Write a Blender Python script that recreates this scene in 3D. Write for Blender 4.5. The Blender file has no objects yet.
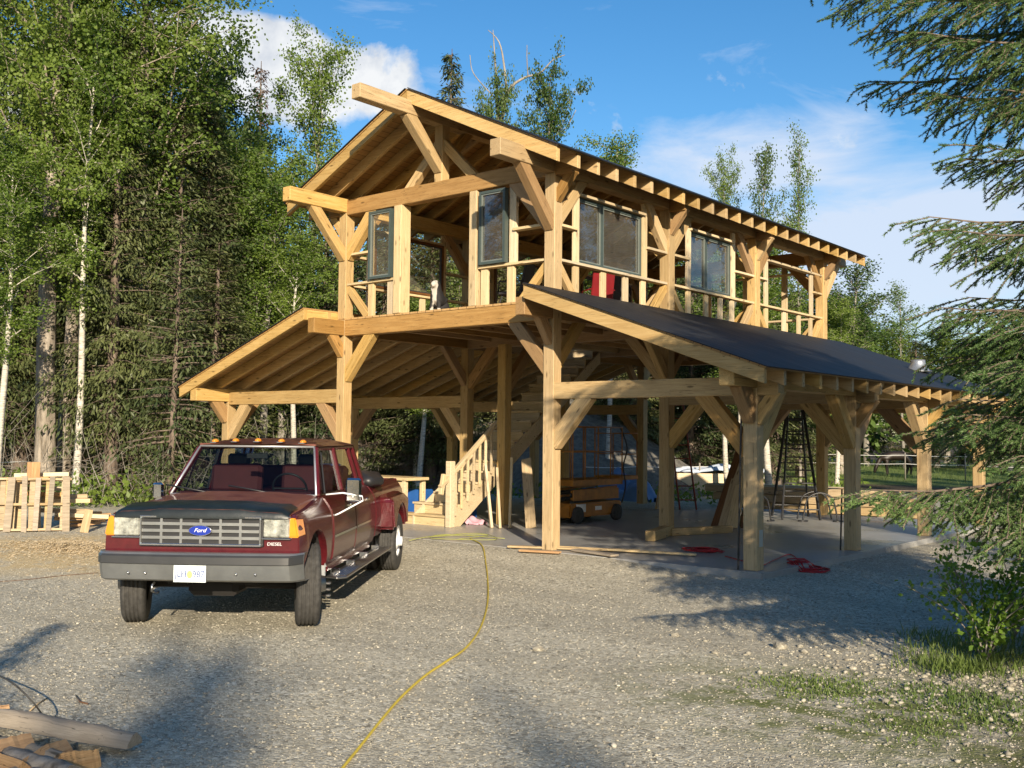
import bpy, bmesh, math, random
import numpy as np
from mathutils import Vector, Matrix
C = bpy.context.scene.collection
R = math.radians
PI = math.pi
rnd = random.Random(7)

# ------------------------------------------------------------------ survey of the place
# world axes: X along the gable front of the building, Y along its length, Z up, metres.
CAM = Vector((9.7793, -12.639, 1.75)); YAW = -0.6972; PITCH = 0.0487; ROLL = 0.0101; F = 1038.6
_fwd = Vector((math.sin(YAW), math.cos(YAW), 0)); _rt = Vector((math.cos(YAW), -math.sin(YAW), 0)); _up = Vector((0, 0, 1))
_f2 = _fwd*math.cos(PITCH)+_up*math.sin(PITCH); _u2 = _up*math.cos(PITCH)-_fwd*math.sin(PITCH)
_r2 = _rt*math.cos(ROLL)+_u2*math.sin(ROLL); _u3 = _u2*math.cos(ROLL)-_rt*math.sin(ROLL)
def ray(u, v): return _f2*F+_r2*(u-512)-_u3*(v-384)
def at(u, v, z=-0.16):
    "point of the plane of height z that was surveyed at photo position u, v"
    r = ray(u, v); t = (z-CAM.z)/r.z
    return CAM+r*t
def spot(u, D):
    "ground spot in direction u at distance D in front"
    p = CAM+_fwd*D+_rt*((u-512)/F*D)
    return Vector((p.x, p.y, 0))
def tall(v, D, u=512): return CAM.z+(435-(u-512)*0.0101-v)*D/F

cam = bpy.data.objects.new('camera', bpy.data.cameras.new('camera'))
C.objects.link(cam); bpy.context.scene.camera = cam
cam.matrix_world = Matrix(((_r2.x, _u3.x, -_f2.x, CAM.x), (_r2.y, _u3.y, -_f2.y, CAM.y), (_r2.z, _u3.z, -_f2.z, CAM.z), (0, 0, 0, 1)))
cam.data.sensor_width = 36; cam.data.lens = F*36/1024; cam.data.clip_end = 2000; cam.data.clip_start = .05

# ------------------------------------------------------------------ materials
class N:
    "tiny node helper"
    def __init__(s, name):
        s.m = bpy.data.materials.new(name); s.m.use_nodes = True; s.t = s.m.node_tree
        s.b = s.t.nodes['Principled BSDF']; s.o = s.t.nodes['Material Output']
    def n(s, kind, **kw):
        x = s.t.nodes.new('ShaderNode'+kind)
        for k, v in kw.items():
            if k.startswith('i_'): x.inputs[k[2:].replace('_', ' ')].default_value = v
            else: setattr(x, k, v)
        return x
    def l(s, a, b): s.t.links.new(a, b)
    def coord(s, scale=(1, 1, 1), loc=(0, 0, 0), kind='Object', rnd=False):
        tc = s.n('TexCoord'); mp = s.n('Mapping')
        mp.inputs['Scale'].default_value = scale; mp.inputs['Location'].default_value = loc
        s.l(tc.outputs[kind], mp.inputs['Vector'])
        if rnd:
            oi = s.n('ObjectInfo'); mu = s.n('Math', operation='MULTIPLY'); mu.inputs[1].default_value = 37.0
            s.l(oi.outputs['Random'], mu.inputs[0]); ad = s.n('VectorMath', operation='ADD')
            s.l(mp.outputs[0], ad.inputs[0]); s.l(mu.outputs[0], ad.inputs[1]); return ad.outputs[0]
        return mp.outputs[0]
    def noise(s, vec, scale, detail=4, rough=.55, dist=0):
        x = s.n('TexNoise'); x.inputs['Scale'].default_value = scale; x.inputs['Detail'].default_value = detail
        x.inputs['Roughness'].default_value = rough; x.inputs['Distortion'].default_value = dist
        s.l(vec, x.inputs['Vector']); return x.outputs['Fac']
    def voro(s, vec, scale, out='Distance', feature='F1'):
        x = s.n('TexVoronoi', feature=feature); x.inputs['Scale'].default_value = scale
        s.l(vec, x.inputs['Vector']); return x.outputs[out]
    def ramp(s, fac, stops, interp='LINEAR'):
        x = s.n('ValToRGB'); cr = x.color_ramp; cr.interpolation = interp
        while len(cr.elements) < len(stops): cr.elements.new(.5)
        for e, (p, c) in zip(cr.elements, stops):
            e.position = p; e.color = (c if len(c) == 4 else (*c, 1)) if hasattr(c, '__len__') else (c, c, c, 1)
        s.l(fac, x.inputs[0]); return x.outputs[0]
    def mix(s, fac, a, b, mode='MIX'):
        x = s.n('Mix', data_type='RGBA', blend_type=mode)
        for q, idx in ((fac, 0), (a, 6), (b, 7)):
            if hasattr(q, 'links'): s.l(q, x.inputs[idx])
            else: x.inputs[idx].default_value = q if idx == 0 else (*q, 1)[:4]
        return x.outputs[2]
    def math(s, op, a, b=0.0, clamp=False):
        x = s.n('Math', operation=op); x.use_clamp = clamp
        for q, i in ((a, 0), (b, 1)):
            if hasattr(q, 'links'): s.l(q, x.inputs[i])
            else: x.inputs[i].default_value = q
        return x.outputs[0]
    def bump(s, h, strength=.3, dist=.01, normal=None):
        x = s.n('Bump'); x.inputs['Strength'].default_value = strength; x.inputs['Distance'].default_value = dist
        s.l(h, x.inputs['Height'])
        if normal: s.l(normal, x.inputs['Normal'])
        s.l(x.outputs[0], s.b.inputs['Normal']); return x.outputs[0]
    def col(s, c):
        if hasattr(c, 'links'): s.l(c, s.b.inputs['Base Color'])
        else: s.b.inputs['Base Color'].default_value = (*c, 1)
    def set(s, **kw):
        for k, v in kw.items(): s.b.inputs[k.replace('_', ' ')].default_value = v
        return s

M = {}
def plain(key, c, rough=.5, metal=0, var=.06, scale=6, bump=0, coat=0):
    n = N(key); v = n.coord(rnd=True); f = n.noise(v, scale, 5)
    lo = tuple(max(0, x*(1-var*2)) for x in c); hi = tuple(min(1, x*(1+var*2)) for x in c)
    n.col(n.ramp(f, [(.3, lo), (.7, hi)])); n.set(Roughness=rough, Metallic=metal)
    if coat: n.set(Coat_Weight=coat, Coat_Roughness=.06)
    if bump: n.bump(n.noise(v, scale*6, 4), bump, .01)
    M[key] = n.m; return n.m

def timber(key, dark, mid, light, knots=True, rough=.62, grain=1.0):
    n = N(key); v = n.coord((.9, 14, 14), rnd=True)
    g = n.noise(v, 2.2*grain, 5, .6, .6)
    c = n.ramp(g, [(.28, dark), (.5, mid), (.74, light)])
    v3 = n.coord((1, 1, 1), rnd=True)
    b = n.noise(v3, 1.4, 3)                                     # broad blotches
    c = n.mix(n.ramp(b, [(.35, .0), (.7, .34)]), c, dark)
    fine = n.noise(n.coord((2.2, 60, 60), rnd=True), 3, 3)
    c = n.mix(.22, c, n.ramp(fine, [(.35, dark), (.65, light)]))
    if knots:
        kv = n.coord((1.6, 5.5, 5.5), rnd=True)
        k = n.voro(kv, 1.35)
        c = n.mix(n.ramp(k, [(.07, .85), (.15, 0)]), c, tuple(x*.36 for x in dark))
    ck = n.noise(n.coord((.35, 16, 16), rnd=True), 1.7, 2)                 # drying checks
    ckm = n.math('MULTIPLY', n.math('LESS_THAN', n.math('ABSOLUTE', n.math('SUBTRACT', ck, .5)), .0045), .75)
    c = n.mix(ckm, c, tuple(x*.25 for x in dark))
    dirt = n.noise(n.coord((.8, 2.2, 2.2), rnd=True), 2.4, 5, .7)
    c = n.mix(n.ramp(dirt, [(.52, 0), (.72, .30)]), c, tuple(x*.55 for x in mid))
    oi = n.n('ObjectInfo')
    hs = n.n('HueSaturation'); n.l(c, hs.inputs['Color'])
    val = n.math('ADD', n.math('MULTIPLY', oi.outputs['Random'], .36), .80); n.l(val, hs.inputs['Value'])
    sat = n.math('ADD', n.math('MULTIPLY', n.math('FRACT', n.math('MULTIPLY', oi.outputs['Random'], 7.3)), .26), .84); n.l(sat, hs.inputs['Saturation'])
    n.col(hs.outputs[0]); n.set(Roughness=rough, Specular_IOR_Level=.3)
    n.bump(g, .25, .004); M[key] = n.m; return n.m

timber('timber', (.36, .22, .08), (.50, .34, .14), (.60, .43, .205))
timber('timber_brown', (.25, .14, .05), (.365, .215, .085), (.45, .285, .12))
timber('stud', (.50, .37, .20), (.63, .49, .29), (.70, .57, .37))
timber('old_board', (.30, .21, .11), (.46, .34, .19), (.58, .45, .28), rough=.8)
timber('grey_wood', (.20, .16, .11), (.33, .27, .20), (.44, .37, .28), rough=.85)
timber('split_wood', (.40, .20, .07), (.58, .33, .13), (.70, .45, .22), knots=False, rough=.8)
timber('brown_trim', (.10, .045, .02), (.17, .08, .035), (.22, .11, .05), knots=False, rough=.4)

def decking(key, axis, pitch, dark, light):
    n = N(key); v = n.coord()
    sep = n.n('SeparateXYZ'); n.l(v, sep.inputs[0])
    q = n.math('DIVIDE', sep.outputs[axis], pitch)
    fr = n.math('FRACT', q); idn = n.math('FLOOR', q)
    cmb = n.n('CombineXYZ'); n.l(idn, cmb.inputs[0]); n.l(idn, cmb.inputs[1])
    wn = n.n('TexWhiteNoise', noise_dimensions='3D'); n.l(cmb.outputs[0], wn.inputs[0])
    sc = [18, 18, 18]; sc[1-axis] = .9
    ad = n.n('VectorMath', operation='ADD'); n.l(n.coord(tuple(sc)), ad.inputs[0]); n.l(wn.outputs[1], ad.inputs[1])
    g = n.noise(ad.outputs[0], 2, 5)
    c = n.ramp(g, [(.3, dark), (.7, light)])
    c = n.mix(n.math('MULTIPLY', wn.outputs[0], .35), c, dark)
    edge = n.math('LESS_THAN', n.math('ABSOLUTE', n.math('SUBTRACT', fr, .5)), .46)
    c = n.mix(edge, tuple(x*.35 for x in dark), c)
    n.col(c); n.set(Roughness=.6); n.bump(edge, .6, .006); M[key] = n.m
decking('roof_deck', 0, .14, (.30, .165, .055), (.46, .28, .105))
decking('floor_deck', 0, .19, (.40, .235, .09), (.58, .37, .16))

# black roof felt
n = N('felt'); v = n.coord(); sep = n.n('SeparateXYZ'); n.l(v, sep.inputs[0])
lap = n.math('FRACT', n.math('DIVIDE', sep.outputs[0], .92))
ld = n.math('LESS_THAN', lap, .018)
st = n.noise(n.coord((.5, 3.5, 1)), 1.6, 6, .65)
c = n.ramp(st, [(.35, (.008, .009, .011)), (.58, (.016, .017, .020)), (.75, (.048, .047, .047))])
n.col(n.mix(ld, c, (.01, .01, .012))); n.l(n.ramp(st, [(.3, .55), (.7, .75)]), n.b.inputs['Roughness']); n.set(Specular_IOR_Level=.3)
n.bump(n.math('ADD', n.math('MULTIPLY', lap, .25), n.noise(n.coord((1, 1, 1)), 2.5, 5)), .35, .02); M['felt'] = n.m

# concrete slab
n = N('concrete'); v = n.coord(); a = n.noise(v, .7, 6, .6); b = n.noise(v, 9, 6, .7)
c = n.mix(.35, n.ramp(a, [(.3, (.29, .29, .285)), (.7, (.46, .455, .44))]), n.ramp(b, [(.3, (.14, .14, .135)), (.7, (.34, .33, .31))]))
n.col(c); n.l(n.ramp(a, [(.3, .22), (.7, .5)]), n.b.inputs['Roughness']); n.bump(b, .08, .004); M['concrete'] = n.m

def glass(key, tint, refl, dust=0):
    n = N(key); n.t.nodes.remove(n.b)
    tr = n.n('BsdfTransparent'); tr.inputs[0].default_value = (*tint, 1)
    gl = n.n('BsdfGlossy'); gl.inputs['Roughness'].default_value = .015; gl.inputs[0].default_value = (.95, .97, 1, 1)
    ge = n.n('NewGeometry'); dt = n.n('VectorMath', operation='DOT_PRODUCT'); n.l(ge.outputs['Incoming'], dt.inputs[0]); n.l(ge.outputs['Normal'], dt.inputs[1])
    sch = n.math('POWER', n.math('SUBTRACT', 1.0, n.math('ABSOLUTE', dt.outputs['Value'])), 5.0)
    f = n.math('ADD', n.math('MULTIPLY', sch, .9 if refl else .4), refl+.025, clamp=True)
    mx = n.n('MixShader'); n.l(f, mx.inputs[0]); n.l(tr.outputs[0], mx.inputs[1]); n.l(gl.outputs[0], mx.inputs[2])
    res = mx.outputs[0]
    if dust:
        df = n.n('BsdfDiffuse'); df.inputs[0].default_value = (.55, .52, .46, 1); m2 = n.n('MixShader'); n.l(n.ramp(n.noise(n.coord(rnd=True), 2.5, 5, .65), [(.3, dust*.5), (.7, dust*1.6)]), m2.inputs[0]); n.l(res, m2.inputs[1]); n.l(df.outputs[0], m2.inputs[2]); res = m2.outputs[0]
    n.l(res, n.o.inputs[0]); M[key] = n.m
glass('pane', (.93, .93, .90), .075, .045)
glass('truck_glass', (.62, .67, .66), .012)

plain('frame_grey', (.055, .075, .07), .45)
plain('frame_mid', (.16, .18, .165), .5)
plain('frame_pale', (.42, .43, .38), .5)
plain('chrome', (.72, .72, .73), .12, 1)
plain('bright_trim', (.50, .50, .52), .35, .6)
plain('steel', (.42, .42, .42), .35, 1)
plain('galv', (.42, .44, .46), .42, .7)
plain('rubber', (.045, .043, .040), .85, var=.2, scale=20)
plain('black_plastic', (.018, .018, .02), .45)
plain('dark_iron', (.02, .021, .024), .4)
plain('bumper_grey', (.035, .036, .038), .4)
plain('bumper_steel', (.30, .31, .31), .42, .75)
plain('lift_orange', (.36, .14, .012), .45, var=.15)  # base colour darkened to carry the shade the lift stands in
plain('lift_dark', (.05, .045, .04), .6)
plain('ladder_red', (.25, .05, .02), .5)
plain('white_paint', (.75, .76, .78), .4)
plain('amber', (.75, .26, .02), .18, coat=.5)
plain('lamp_clear', (.50, .50, .44), .22, .55, var=.3, scale=14, bump=.3, coat=.8)
plain('plate_white', (.75, .82, .84), .4)
plain('plate_gold', (.85, .62, .2), .4)
plain('oval_blue', (.01, .03, .28), .25, coat=.6)
plain('ink_blue', (.03, .06, .25), .5)
plain('badge_white', (.8, .8, .8), .3)
plain('seat_maroon', (.085, .014, .018), .8)
plain('yellow_hose', (.55, .42, .05), .5)
plain('lime_hose', (.30, .31, .08), .6)
plain('red_hose', (.38, .015, .02), .45)
plain('pink_cloth', (.62, .35, .42), .9, bump=.3)
plain('tarp_blue', (.12, .22, .42), .35, bump=.4, scale=4)
plain('tarp_white', (.55, .62, .72), .45, bump=.3, scale=4)
plain('bin_blue', (.02, .10, .34), .45)
plain('bin_green', (.03, .16, .06), .5)
plain('red_chair', (.26, .01, .018), .5)
plain('dark_chair', (.03, .03, .035), .7)
plain('horse_coat', (.022, .014, .01), .5)
plain('rope_white', (.7, .7, .68), .6)
plain('hood_cover', (.008, .012, .013), .38, var=.2, bump=.1)
plain('liner', (.02, .018, .017), .9)

# sun-faded maroon paint: faded = share of chalky brown where the clear coat has gone
def paint(key, fade):
    n = N(key); v = n.coord(); a = n.noise(v, 2.3, 5, .6); b = n.noise(v, 14, 4, .6)
    f = n.math('MULTIPLY', n.ramp(a, [(.30, 0.35), (.55, 1.0)]), fade)
    base = n.ramp(b, [(.3, (.060, .005, .009)), (.7, (.090, .008, .013))])
    n.col(n.mix(f, base, (.17, .058, .035)))
    n.l(n.ramp(f, [(0, .24), (1, .6)]), n.b.inputs['Roughness']); n.set(Coat_Weight=.35, Coat_Roughness=.08)
    n.bump(a, .02, .01); M[key] = n.m
paint('paint', .06); paint('paint_faded', 1.0)

# foliage
def leafy(key, dark, light, trans=.35, rough=.5):
    n = N(key); v = n.coord(); a = n.noise(v, .55, 3); b = n.noise(v, 9, 2)
    oi = n.n('ObjectInfo'); w = n.math('ADD', n.math('MULTIPLY', a, .7), n.math('MULTIPLY', b, .3))
    w = n.math('ADD', w, n.math('MULTIPLY', n.math('SUBTRACT', oi.outputs['Random'], .5), .22))
    c = n.ramp(w, [(.3, dark), (.68, light)]); n.col(c); n.set(Roughness=rough, Specular_IOR_Level=.35)
    tl = n.n('BsdfTranslucent'); hs = n.n('HueSaturation'); hs.inputs['Value'].default_value = 1.5; hs.inputs['Saturation'].default_value = 1.1
    n.l(c, hs.inputs['Color']); n.l(hs.outputs[0], tl.inputs[0])
    mx = n.n('MixShader'); mx.inputs[0].default_value = trans; n.l(n.b.outputs[0], mx.inputs[1]); n.l(tl.outputs[0], mx.inputs[2])
    n.l(mx.outputs[0], n.o.inputs[0]); M[key] = n.m
leafy('leaf_aspen', (.07, .13, .02), (.20, .265, .05), .38)
leafy('leaf_dark', (.04, .08, .016), (.10, .155, .035), .3)
leafy('leaf_spruce', (.04, .062, .024), (.15, .165, .06), .12)
leafy('leaf_near', (.075, .145, .045), (.17, .265, .085), .24, .45)
leafy('leaf_dead', (.07, .04, .025), (.14, .085, .05), .1)
leafy('leaf_bush', (.075, .15, .02), (.19, .30, .045), .4)
leafy('blade', (.06, .11, .02), (.17, .22, .06), .3)

def bark(key, dark, light, scale, bands=False):
    n = N(key); v = n.coord((1, 1, .18) if not bands else (1, 1, 5)); a = n.noise(v, scale, 6, .7)
    c = n.ramp(a, [(.36, dark), (.62, light)])
    if bands:
        s = n.noise(n.coord((1.5, 1.5, 9)), 2.4, 3); c = n.mix(n.ramp(s, [(.60, 0), (.66, .9)]), c, (.05, .045, .04))
    n.col(c); n.set(Roughness=.9); n.bump(a, .8, .02); M[key] = n.m
bark('bark_grey', (.11, .09, .065), (.36, .31, .25), 7)
bark('bark_birch', (.34, .31, .26), (.62, .58, .5), 4, True)
bark('bark_spruce', (.07, .05, .038), (.20, .155, .12), 9)
bark('bark_silver', (.14, .125, .105), (.34, .31, .27), 6)

# ------------------------------------------------------------------ object helpers
def tag(o, label=None, cat=None, group=None, kind=None):
    if label: o['label'] = label
    if cat: o['category'] = cat
    if group: o['group'] = group
    if kind: o['kind'] = kind
    return o
def empty(name, loc=(0, 0, 0), rz=0, **kw):
    o = bpy.data.objects.new(name, None); C.objects.link(o); o.location = loc; o.rotation_euler = (0, 0, rz)
    o.empty_display_size = .2
    return tag(o, **kw)
def link(name, mesh, mat=None, parent=None, mw=None, loc=None, rot=None, smooth=False):
    if mat is not None and len(mesh.materials) == 0: mesh.materials.append(M[mat] if isinstance(mat, str) else mat)
    o = bpy.data.objects.new(name, mesh); C.objects.link(o)
    if parent: o.parent = parent
    if mw is not None: o.matrix_local = mw
    if loc is not None: o.location = loc
    if rot is not None: o.rotation_euler = rot
    if smooth:
        mesh.polygons.foreach_set('use_smooth', [True]*len(mesh.polygons))
    return o
def from_bm(name, bm):
    bmesh.ops.recalc_face_normals(bm, faces=bm.faces)
    me = bpy.data.meshes.new(name); bm.to_mesh(me); bm.free(); return me
def bmbox(bm, lo, hi, mat=None):
    r = bmesh.ops.create_cube(bm, size=1); c = [(a+b)/2 for a, b in zip(lo, hi)]; d = [b-a for a, b in zip(lo, hi)]
    for v in r['verts']:
        v.co = Vector((v.co.x*d[0]+c[0], v.co.y*d[1]+c[1], v.co.z*d[2]+c[2]))
        if mat is not None: v.co = mat @ v.co
    return r['verts']
_bx = {}
def boxmesh(dx, dy, dz, bev=.006, mat='timber'):
    k = (round(dx, 3), round(dy, 3), round(dz, 3), bev, mat)
    if k not in _bx:
        bm = bmesh.new(); bmbox(bm, (-dx/2, -dy/2, -dz/2), (dx/2, dy/2, dz/2))
        if bev: bmesh.ops.bevel(bm, geom=bm.edges[:], offset=min(bev, min(dx, dy, dz)*.3), segments=1, affect='EDGES')
        _bx[k] = from_bm('box', bm)
    return _bx[k]
def box(name, c, d, mat, parent=None, bev=.006, rot=None):
    return link(name, boxmesh(*d, bev, mat), mat, parent, loc=c, rot=rot)
def frame_to(p0, p1, up=(0, 0, 1)):
    p0, p1 = Vector(p0), Vector(p1); x = (p1-p0).normalized(); up = Vector(up)
    if abs(x.dot(up)) > .98: up = Vector((0, 1, 0))
    y = up.cross(x).normalized(); z = x.cross(y); c = (p0+p1)/2
    return Matrix(((x.x, y.x, z.x, c.x), (x.y, y.y, z.y, c.y), (x.z, y.z, z.z, c.z), (0, 0, 0, 1))), (p1-p0).length
def beam(name, p0, p1, w, h, parent=None, mat='timber', up=(0, 0, 1), bev=.008):
    mw, L = frame_to(p0, p1, up)
    return link(name, boxmesh(L, w, h, bev, mat), mat, parent, mw=mw)
def prism(name, pts, y0, y1, mat, parent=None, axis='Y', bev=0.0, seg=1, loc=None, smooth=False, fn=None):
    "polygon pts in the plane normal to axis, extruded from y0 to y1"
    bm = bmesh.new()
    def P(a, b, t): return (a, t, b) if axis == 'Y' else ((t, a, b) if axis == 'X' else (a, b, t))
    lo = [bm.verts.new(P(a, b, y0)) for a, b in pts]; hi = [bm.verts.new(P(a, b, y1)) for a, b in pts]
    bm.faces.new(lo); bm.faces.new(hi[::-1]); k = len(pts)
    for i in range(k): bm.faces.new((lo[i], hi[i], hi[(i+1) % k], lo[(i+1) % k]))
    bmesh.ops.recalc_face_normals(bm, faces=bm.faces)
    if bev: bmesh.ops.bevel(bm, geom=[e for e in bm.edges if e.calc_face_angle(0) > R(28)], offset=bev, segments=seg, affect='EDGES', clamp_overlap=True)
    if fn:
        for v in bm.verts: v.co = fn(v.co)
    return link(name, from_bm(name, bm), mat, parent, loc=loc, smooth=smooth)
def meshdata(name, V, Fq=None, Ft=None):
    V = np.asarray(V, np.float32).reshape(-1, 3); me = bpy.data.meshes.new(name); me.vertices.add(len(V)); me.vertices.foreach_set('co', V.ravel())
    idx = []; starts = []; s = 0
    for Fx, k in ((Fq, 4), (Ft, 3)):
        if Fx is None or len(Fx) == 0: continue
        Fx = np.asarray(Fx, np.int32); idx.append(Fx.ravel()); starts.append(s+np.arange(len(Fx))*k); s += Fx.size
    idx = np.concatenate(idx); starts = np.concatenate(starts).astype(np.int32)
    me.loops.add(len(idx)); me.loops.foreach_set('vertex_index', idx); me.polygons.add(len(starts)); me.polygons.foreach_set('loop_start', starts)
    me.update(calc_edges=True); me.validate(); return me
def tubes(name, paths, sides=6, cap=True):
    "paths: list of (points, radii)"
    V = []; Q = []; T = []; o = 0
    for pts, rad in paths:
        pts = [Vector(p) for p in pts]; m = len(pts); rad = rad if hasattr(rad, '__len__') else [rad]*m
        prev = None
        for i, p in enumerate(pts):
            d = (pts[min(i+1, m-1)]-pts[max(i-1, 0)])
            d = d.normalized() if d.length > 1e-9 else Vector((0, 0, 1))
            a = prev if prev is not None else (Vector((1, 0, 0)) if abs(d.x) < .8 else Vector((0, 1, 0)))
            a = (a-d*a.dot(d))
            a = a.normalized() if a.length > 1e-6 else d.orthogonal().normalized(); prev = a; b = d.cross(a)
            for k in range(sides):
                t = 2*PI*k/sides; V.append(p+(a*math.cos(t)+b*math.sin(t))*rad[i])
        for i in range(m-1):
            for k in range(sides):
                k2 = (k+1) % sides; Q.append((o+i*sides+k, o+i*sides+k2, o+(i+1)*sides+k2, o+(i+1)*sides+k))
        if cap:
            V.append(pts[0]); V.append(pts[-1]); c0 = o+m*sides
            for k in range(sides):
                k2 = (k+1) % sides; T.append((c0, o+k2, o+k)); T.append((c0+1, o+(m-1)*sides+k, o+(m-1)*sides+k2))
            o = c0+2
        else: o += m*sides
    return meshdata(name, [tuple(v) for v in V], Q, T)
def tube(name, pts, r, mat, parent=None, sides=8):
    return link(name, tubes(name, [(pts, r)], sides), mat, parent, smooth=True)
def smoothpath(pts, n=8):
    pts = [Vector(p) for p in pts]; out = []
    for i in range(len(pts)-1):
        p0 = pts[max(i-1, 0)]; p1 = pts[i]; p2 = pts[i+1]; p3 = pts[min(i+2, len(pts)-1)]
        for k in range(n):
            t = k/n; out.append(.5*((2*p1)+(p2-p0)*t+(2*p0-5*p1+4*p2-p3)*t*t+(3*p1-p0-3*p2+p3)*t*t*t))
    out.append(pts[-1]); return out
def lathe(name, prof, mat, parent=None, axis='Y', n=40, loc=(0, 0, 0), smooth=True):
    "prof: (radius, along axis)"
    V = []; Q = []; k = len(prof)
    for i in range(n):
        t = 2*PI*i/n
        for r, y in prof:
            a, b = r*math.cos(t), r*math.sin(t)
            V.append((a, y, b) if axis == 'Y' else (a, b, y))
    for i in range(n):
        for j in range(k-1):
            i2 = (i+1) % n; Q.append((i*k+j, i2*k+j, i2*k+j+1, i*k+j+1))
    return link(name, meshdata(name, V, Q), mat, parent, loc=loc, smooth=smooth)
def lettering(name, s, size, depth, mat, parent, mw, shear=0, sx=1):
    cu = bpy.data.curves.new(name, 'FONT'); cu.body = s; cu.size = size; cu.extrude = depth; cu.align_x = 'CENTER'; cu.align_y = 'CENTER'; cu.shear = shear
    t = bpy.data.objects.new('tmp', cu); C.objects.link(t); dg = bpy.context.evaluated_depsgraph_get()
    me = bpy.data.meshes.new_from_object(t.evaluated_get(dg)); bpy.data.objects.remove(t); bpy.data.curves.remove(cu)
    me.materials.clear(); me.name = name
    for v in me.vertices: v.co.x *= sx
    return link(name, me, mat, parent, mw=mw)
def skinned(name, verts, edges, radii, mat, parent=None, sub=2, root=0):
    me = bpy.data.meshes.new(name); me.from_pydata(verts, edges, []); o = bpy.data.objects.new(name, me); C.objects.link(o)
    o.modifiers.new('s', 'SKIN'); ly = me.skin_vertices[0].data if me.skin_vertices else None
    if ly is None: raise RuntimeError('no skin layer')
    for i, r in enumerate(radii): ly[i].radius = (r, r) if not hasattr(r, '__len__') else r; ly[i].use_root = (i == root)
    m = o.modifiers.new('d', 'SUBSURF'); m.levels = sub; m.render_levels = sub
    dg = bpy.context.evaluated_depsgraph_get(); dg.update(); m2 = bpy.data.meshes.new_from_object(o.evaluated_get(dg))
    bpy.data.objects.remove(o); m2.name = name
    return link(name, m2, mat, parent, smooth=True)
def dup(o, parent=None):
    c = o.copy(); C.objects.link(c)
    if parent: c.parent = parent
    for ch in list(o.children): dup(ch, c)
    return c
# ------------------------------------------------------------------ timber frame building
W, XR, XL, L = 4.83, 3.38, 3.55, 3.348
YB = 3*L; OH = .80
bld = empty('timber_frame_barn', label='unfinished two storey timber frame barn with black felt roofs and open walls', cat='building')
def bb(name, p0, p1, w, h, mat='timber', up=(0, 0, 1), bev=.008): return beam(name, p0, p1, w, h, bld, mat, up, bev)
def post(x, y, z0, z1, s=.2): bb('post', (x, y, z0), (x, y, z1), s, s)
nbr = 2
def brace(x, y, z, dx, dy, r, w=.15, h=.205):
    "knee brace from post (x,y) to a beam whose underside is at z; reach r in direction (dx,dy)"
    global nbr; nbr = (nbr*7+3) % 11
    bb('brace', (x+dx*.05, y+dy*.05, z-r-.02), (x+dx*(r+.02), y+dy*(r+.02), z+.05), w, h, 'timber_brown' if nbr in (1, 4, 6, 9, 10) else 'timber')

# posts
for k in range(4):
    y = k*L
    post(0, y, 0, 5.80); post(-W, y, 0, 5.80)
    post(XR, y, 0, 2.40); post(-W-XL, y, 0 if k else -.02, 2.40)
post(-3.40, 2.87, 0, 3.52, .2)
# floor beams, upper tie beams
for k in range(4):
    y = k*L
    bb('tie_beam', (-W+.09, y, 3.665), (-.09, y, 3.665), .19, .286, 'timber_brown')
    bb('tie_beam', (-W-.42, y, 5.893), (.42, y, 5.893), .19, .283, 'timber_brown')
    bb('lean_to_beam', (.09, y, 2.427), (XR+.40, y, 2.427), .18, .252)
    bb('lean_to_beam', (-W-.09, y, 2.427), (-W-XL-.30, y, 2.427), .18, .252)
    if k: bb('outrigger', (XR-.1, y, 2.74), (XR+.5, y, 2.58), .1, .09)
for x in (0, -W):
    bb('floor_plate', (x, -OH, 3.665), (x, YB+OH, 3.665), .178, .27, 'timber_brown')
    bb('wall_plate', (x, -1.40, 5.925), (x, YB+1.2, 5.925), .205, .25)
bb('ridge_beam', (-W/2, -1.96, 7.105), (-W/2, YB+1.3, 7.105), .2, .23)
bb('eave_plate', (XR, -.74, 2.53), (XR, YB+.75, 2.53), .22, .25)
bb('eave_plate', (-W-XL, -.85, 2.49), (-W-XL, YB+.75, 2.49), .22, .25)
# king posts and struts
for k in range(4):
    y = k*L; xc = -W/2
    bb('king_post', (xc, y, 6.02), (xc, y, 7.0), .185, .185)
    for s in (-1, 1):
        bb('strut', (xc+s*.05, y, 6.70), (xc+s*.80, y, 5.98), .13, .16)
        if k in (0, 3): pass
    if k == 0: bb('brace', (xc, y-.04, 6.24), (xc, -.86, 7.03), .17, .19)
    if k == 3: bb('brace', (xc, y+.04, 6.10), (xc, y+1.0, 7.03), .16, .19)
    for d in (1, -1):
        if (k == 0 and d < 0) or (k == 3 and d > 0): continue
        bb('brace', (xc, y+d*.05, 6.35), (xc, y+d*.66, 7.03), .13, .15)
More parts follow.
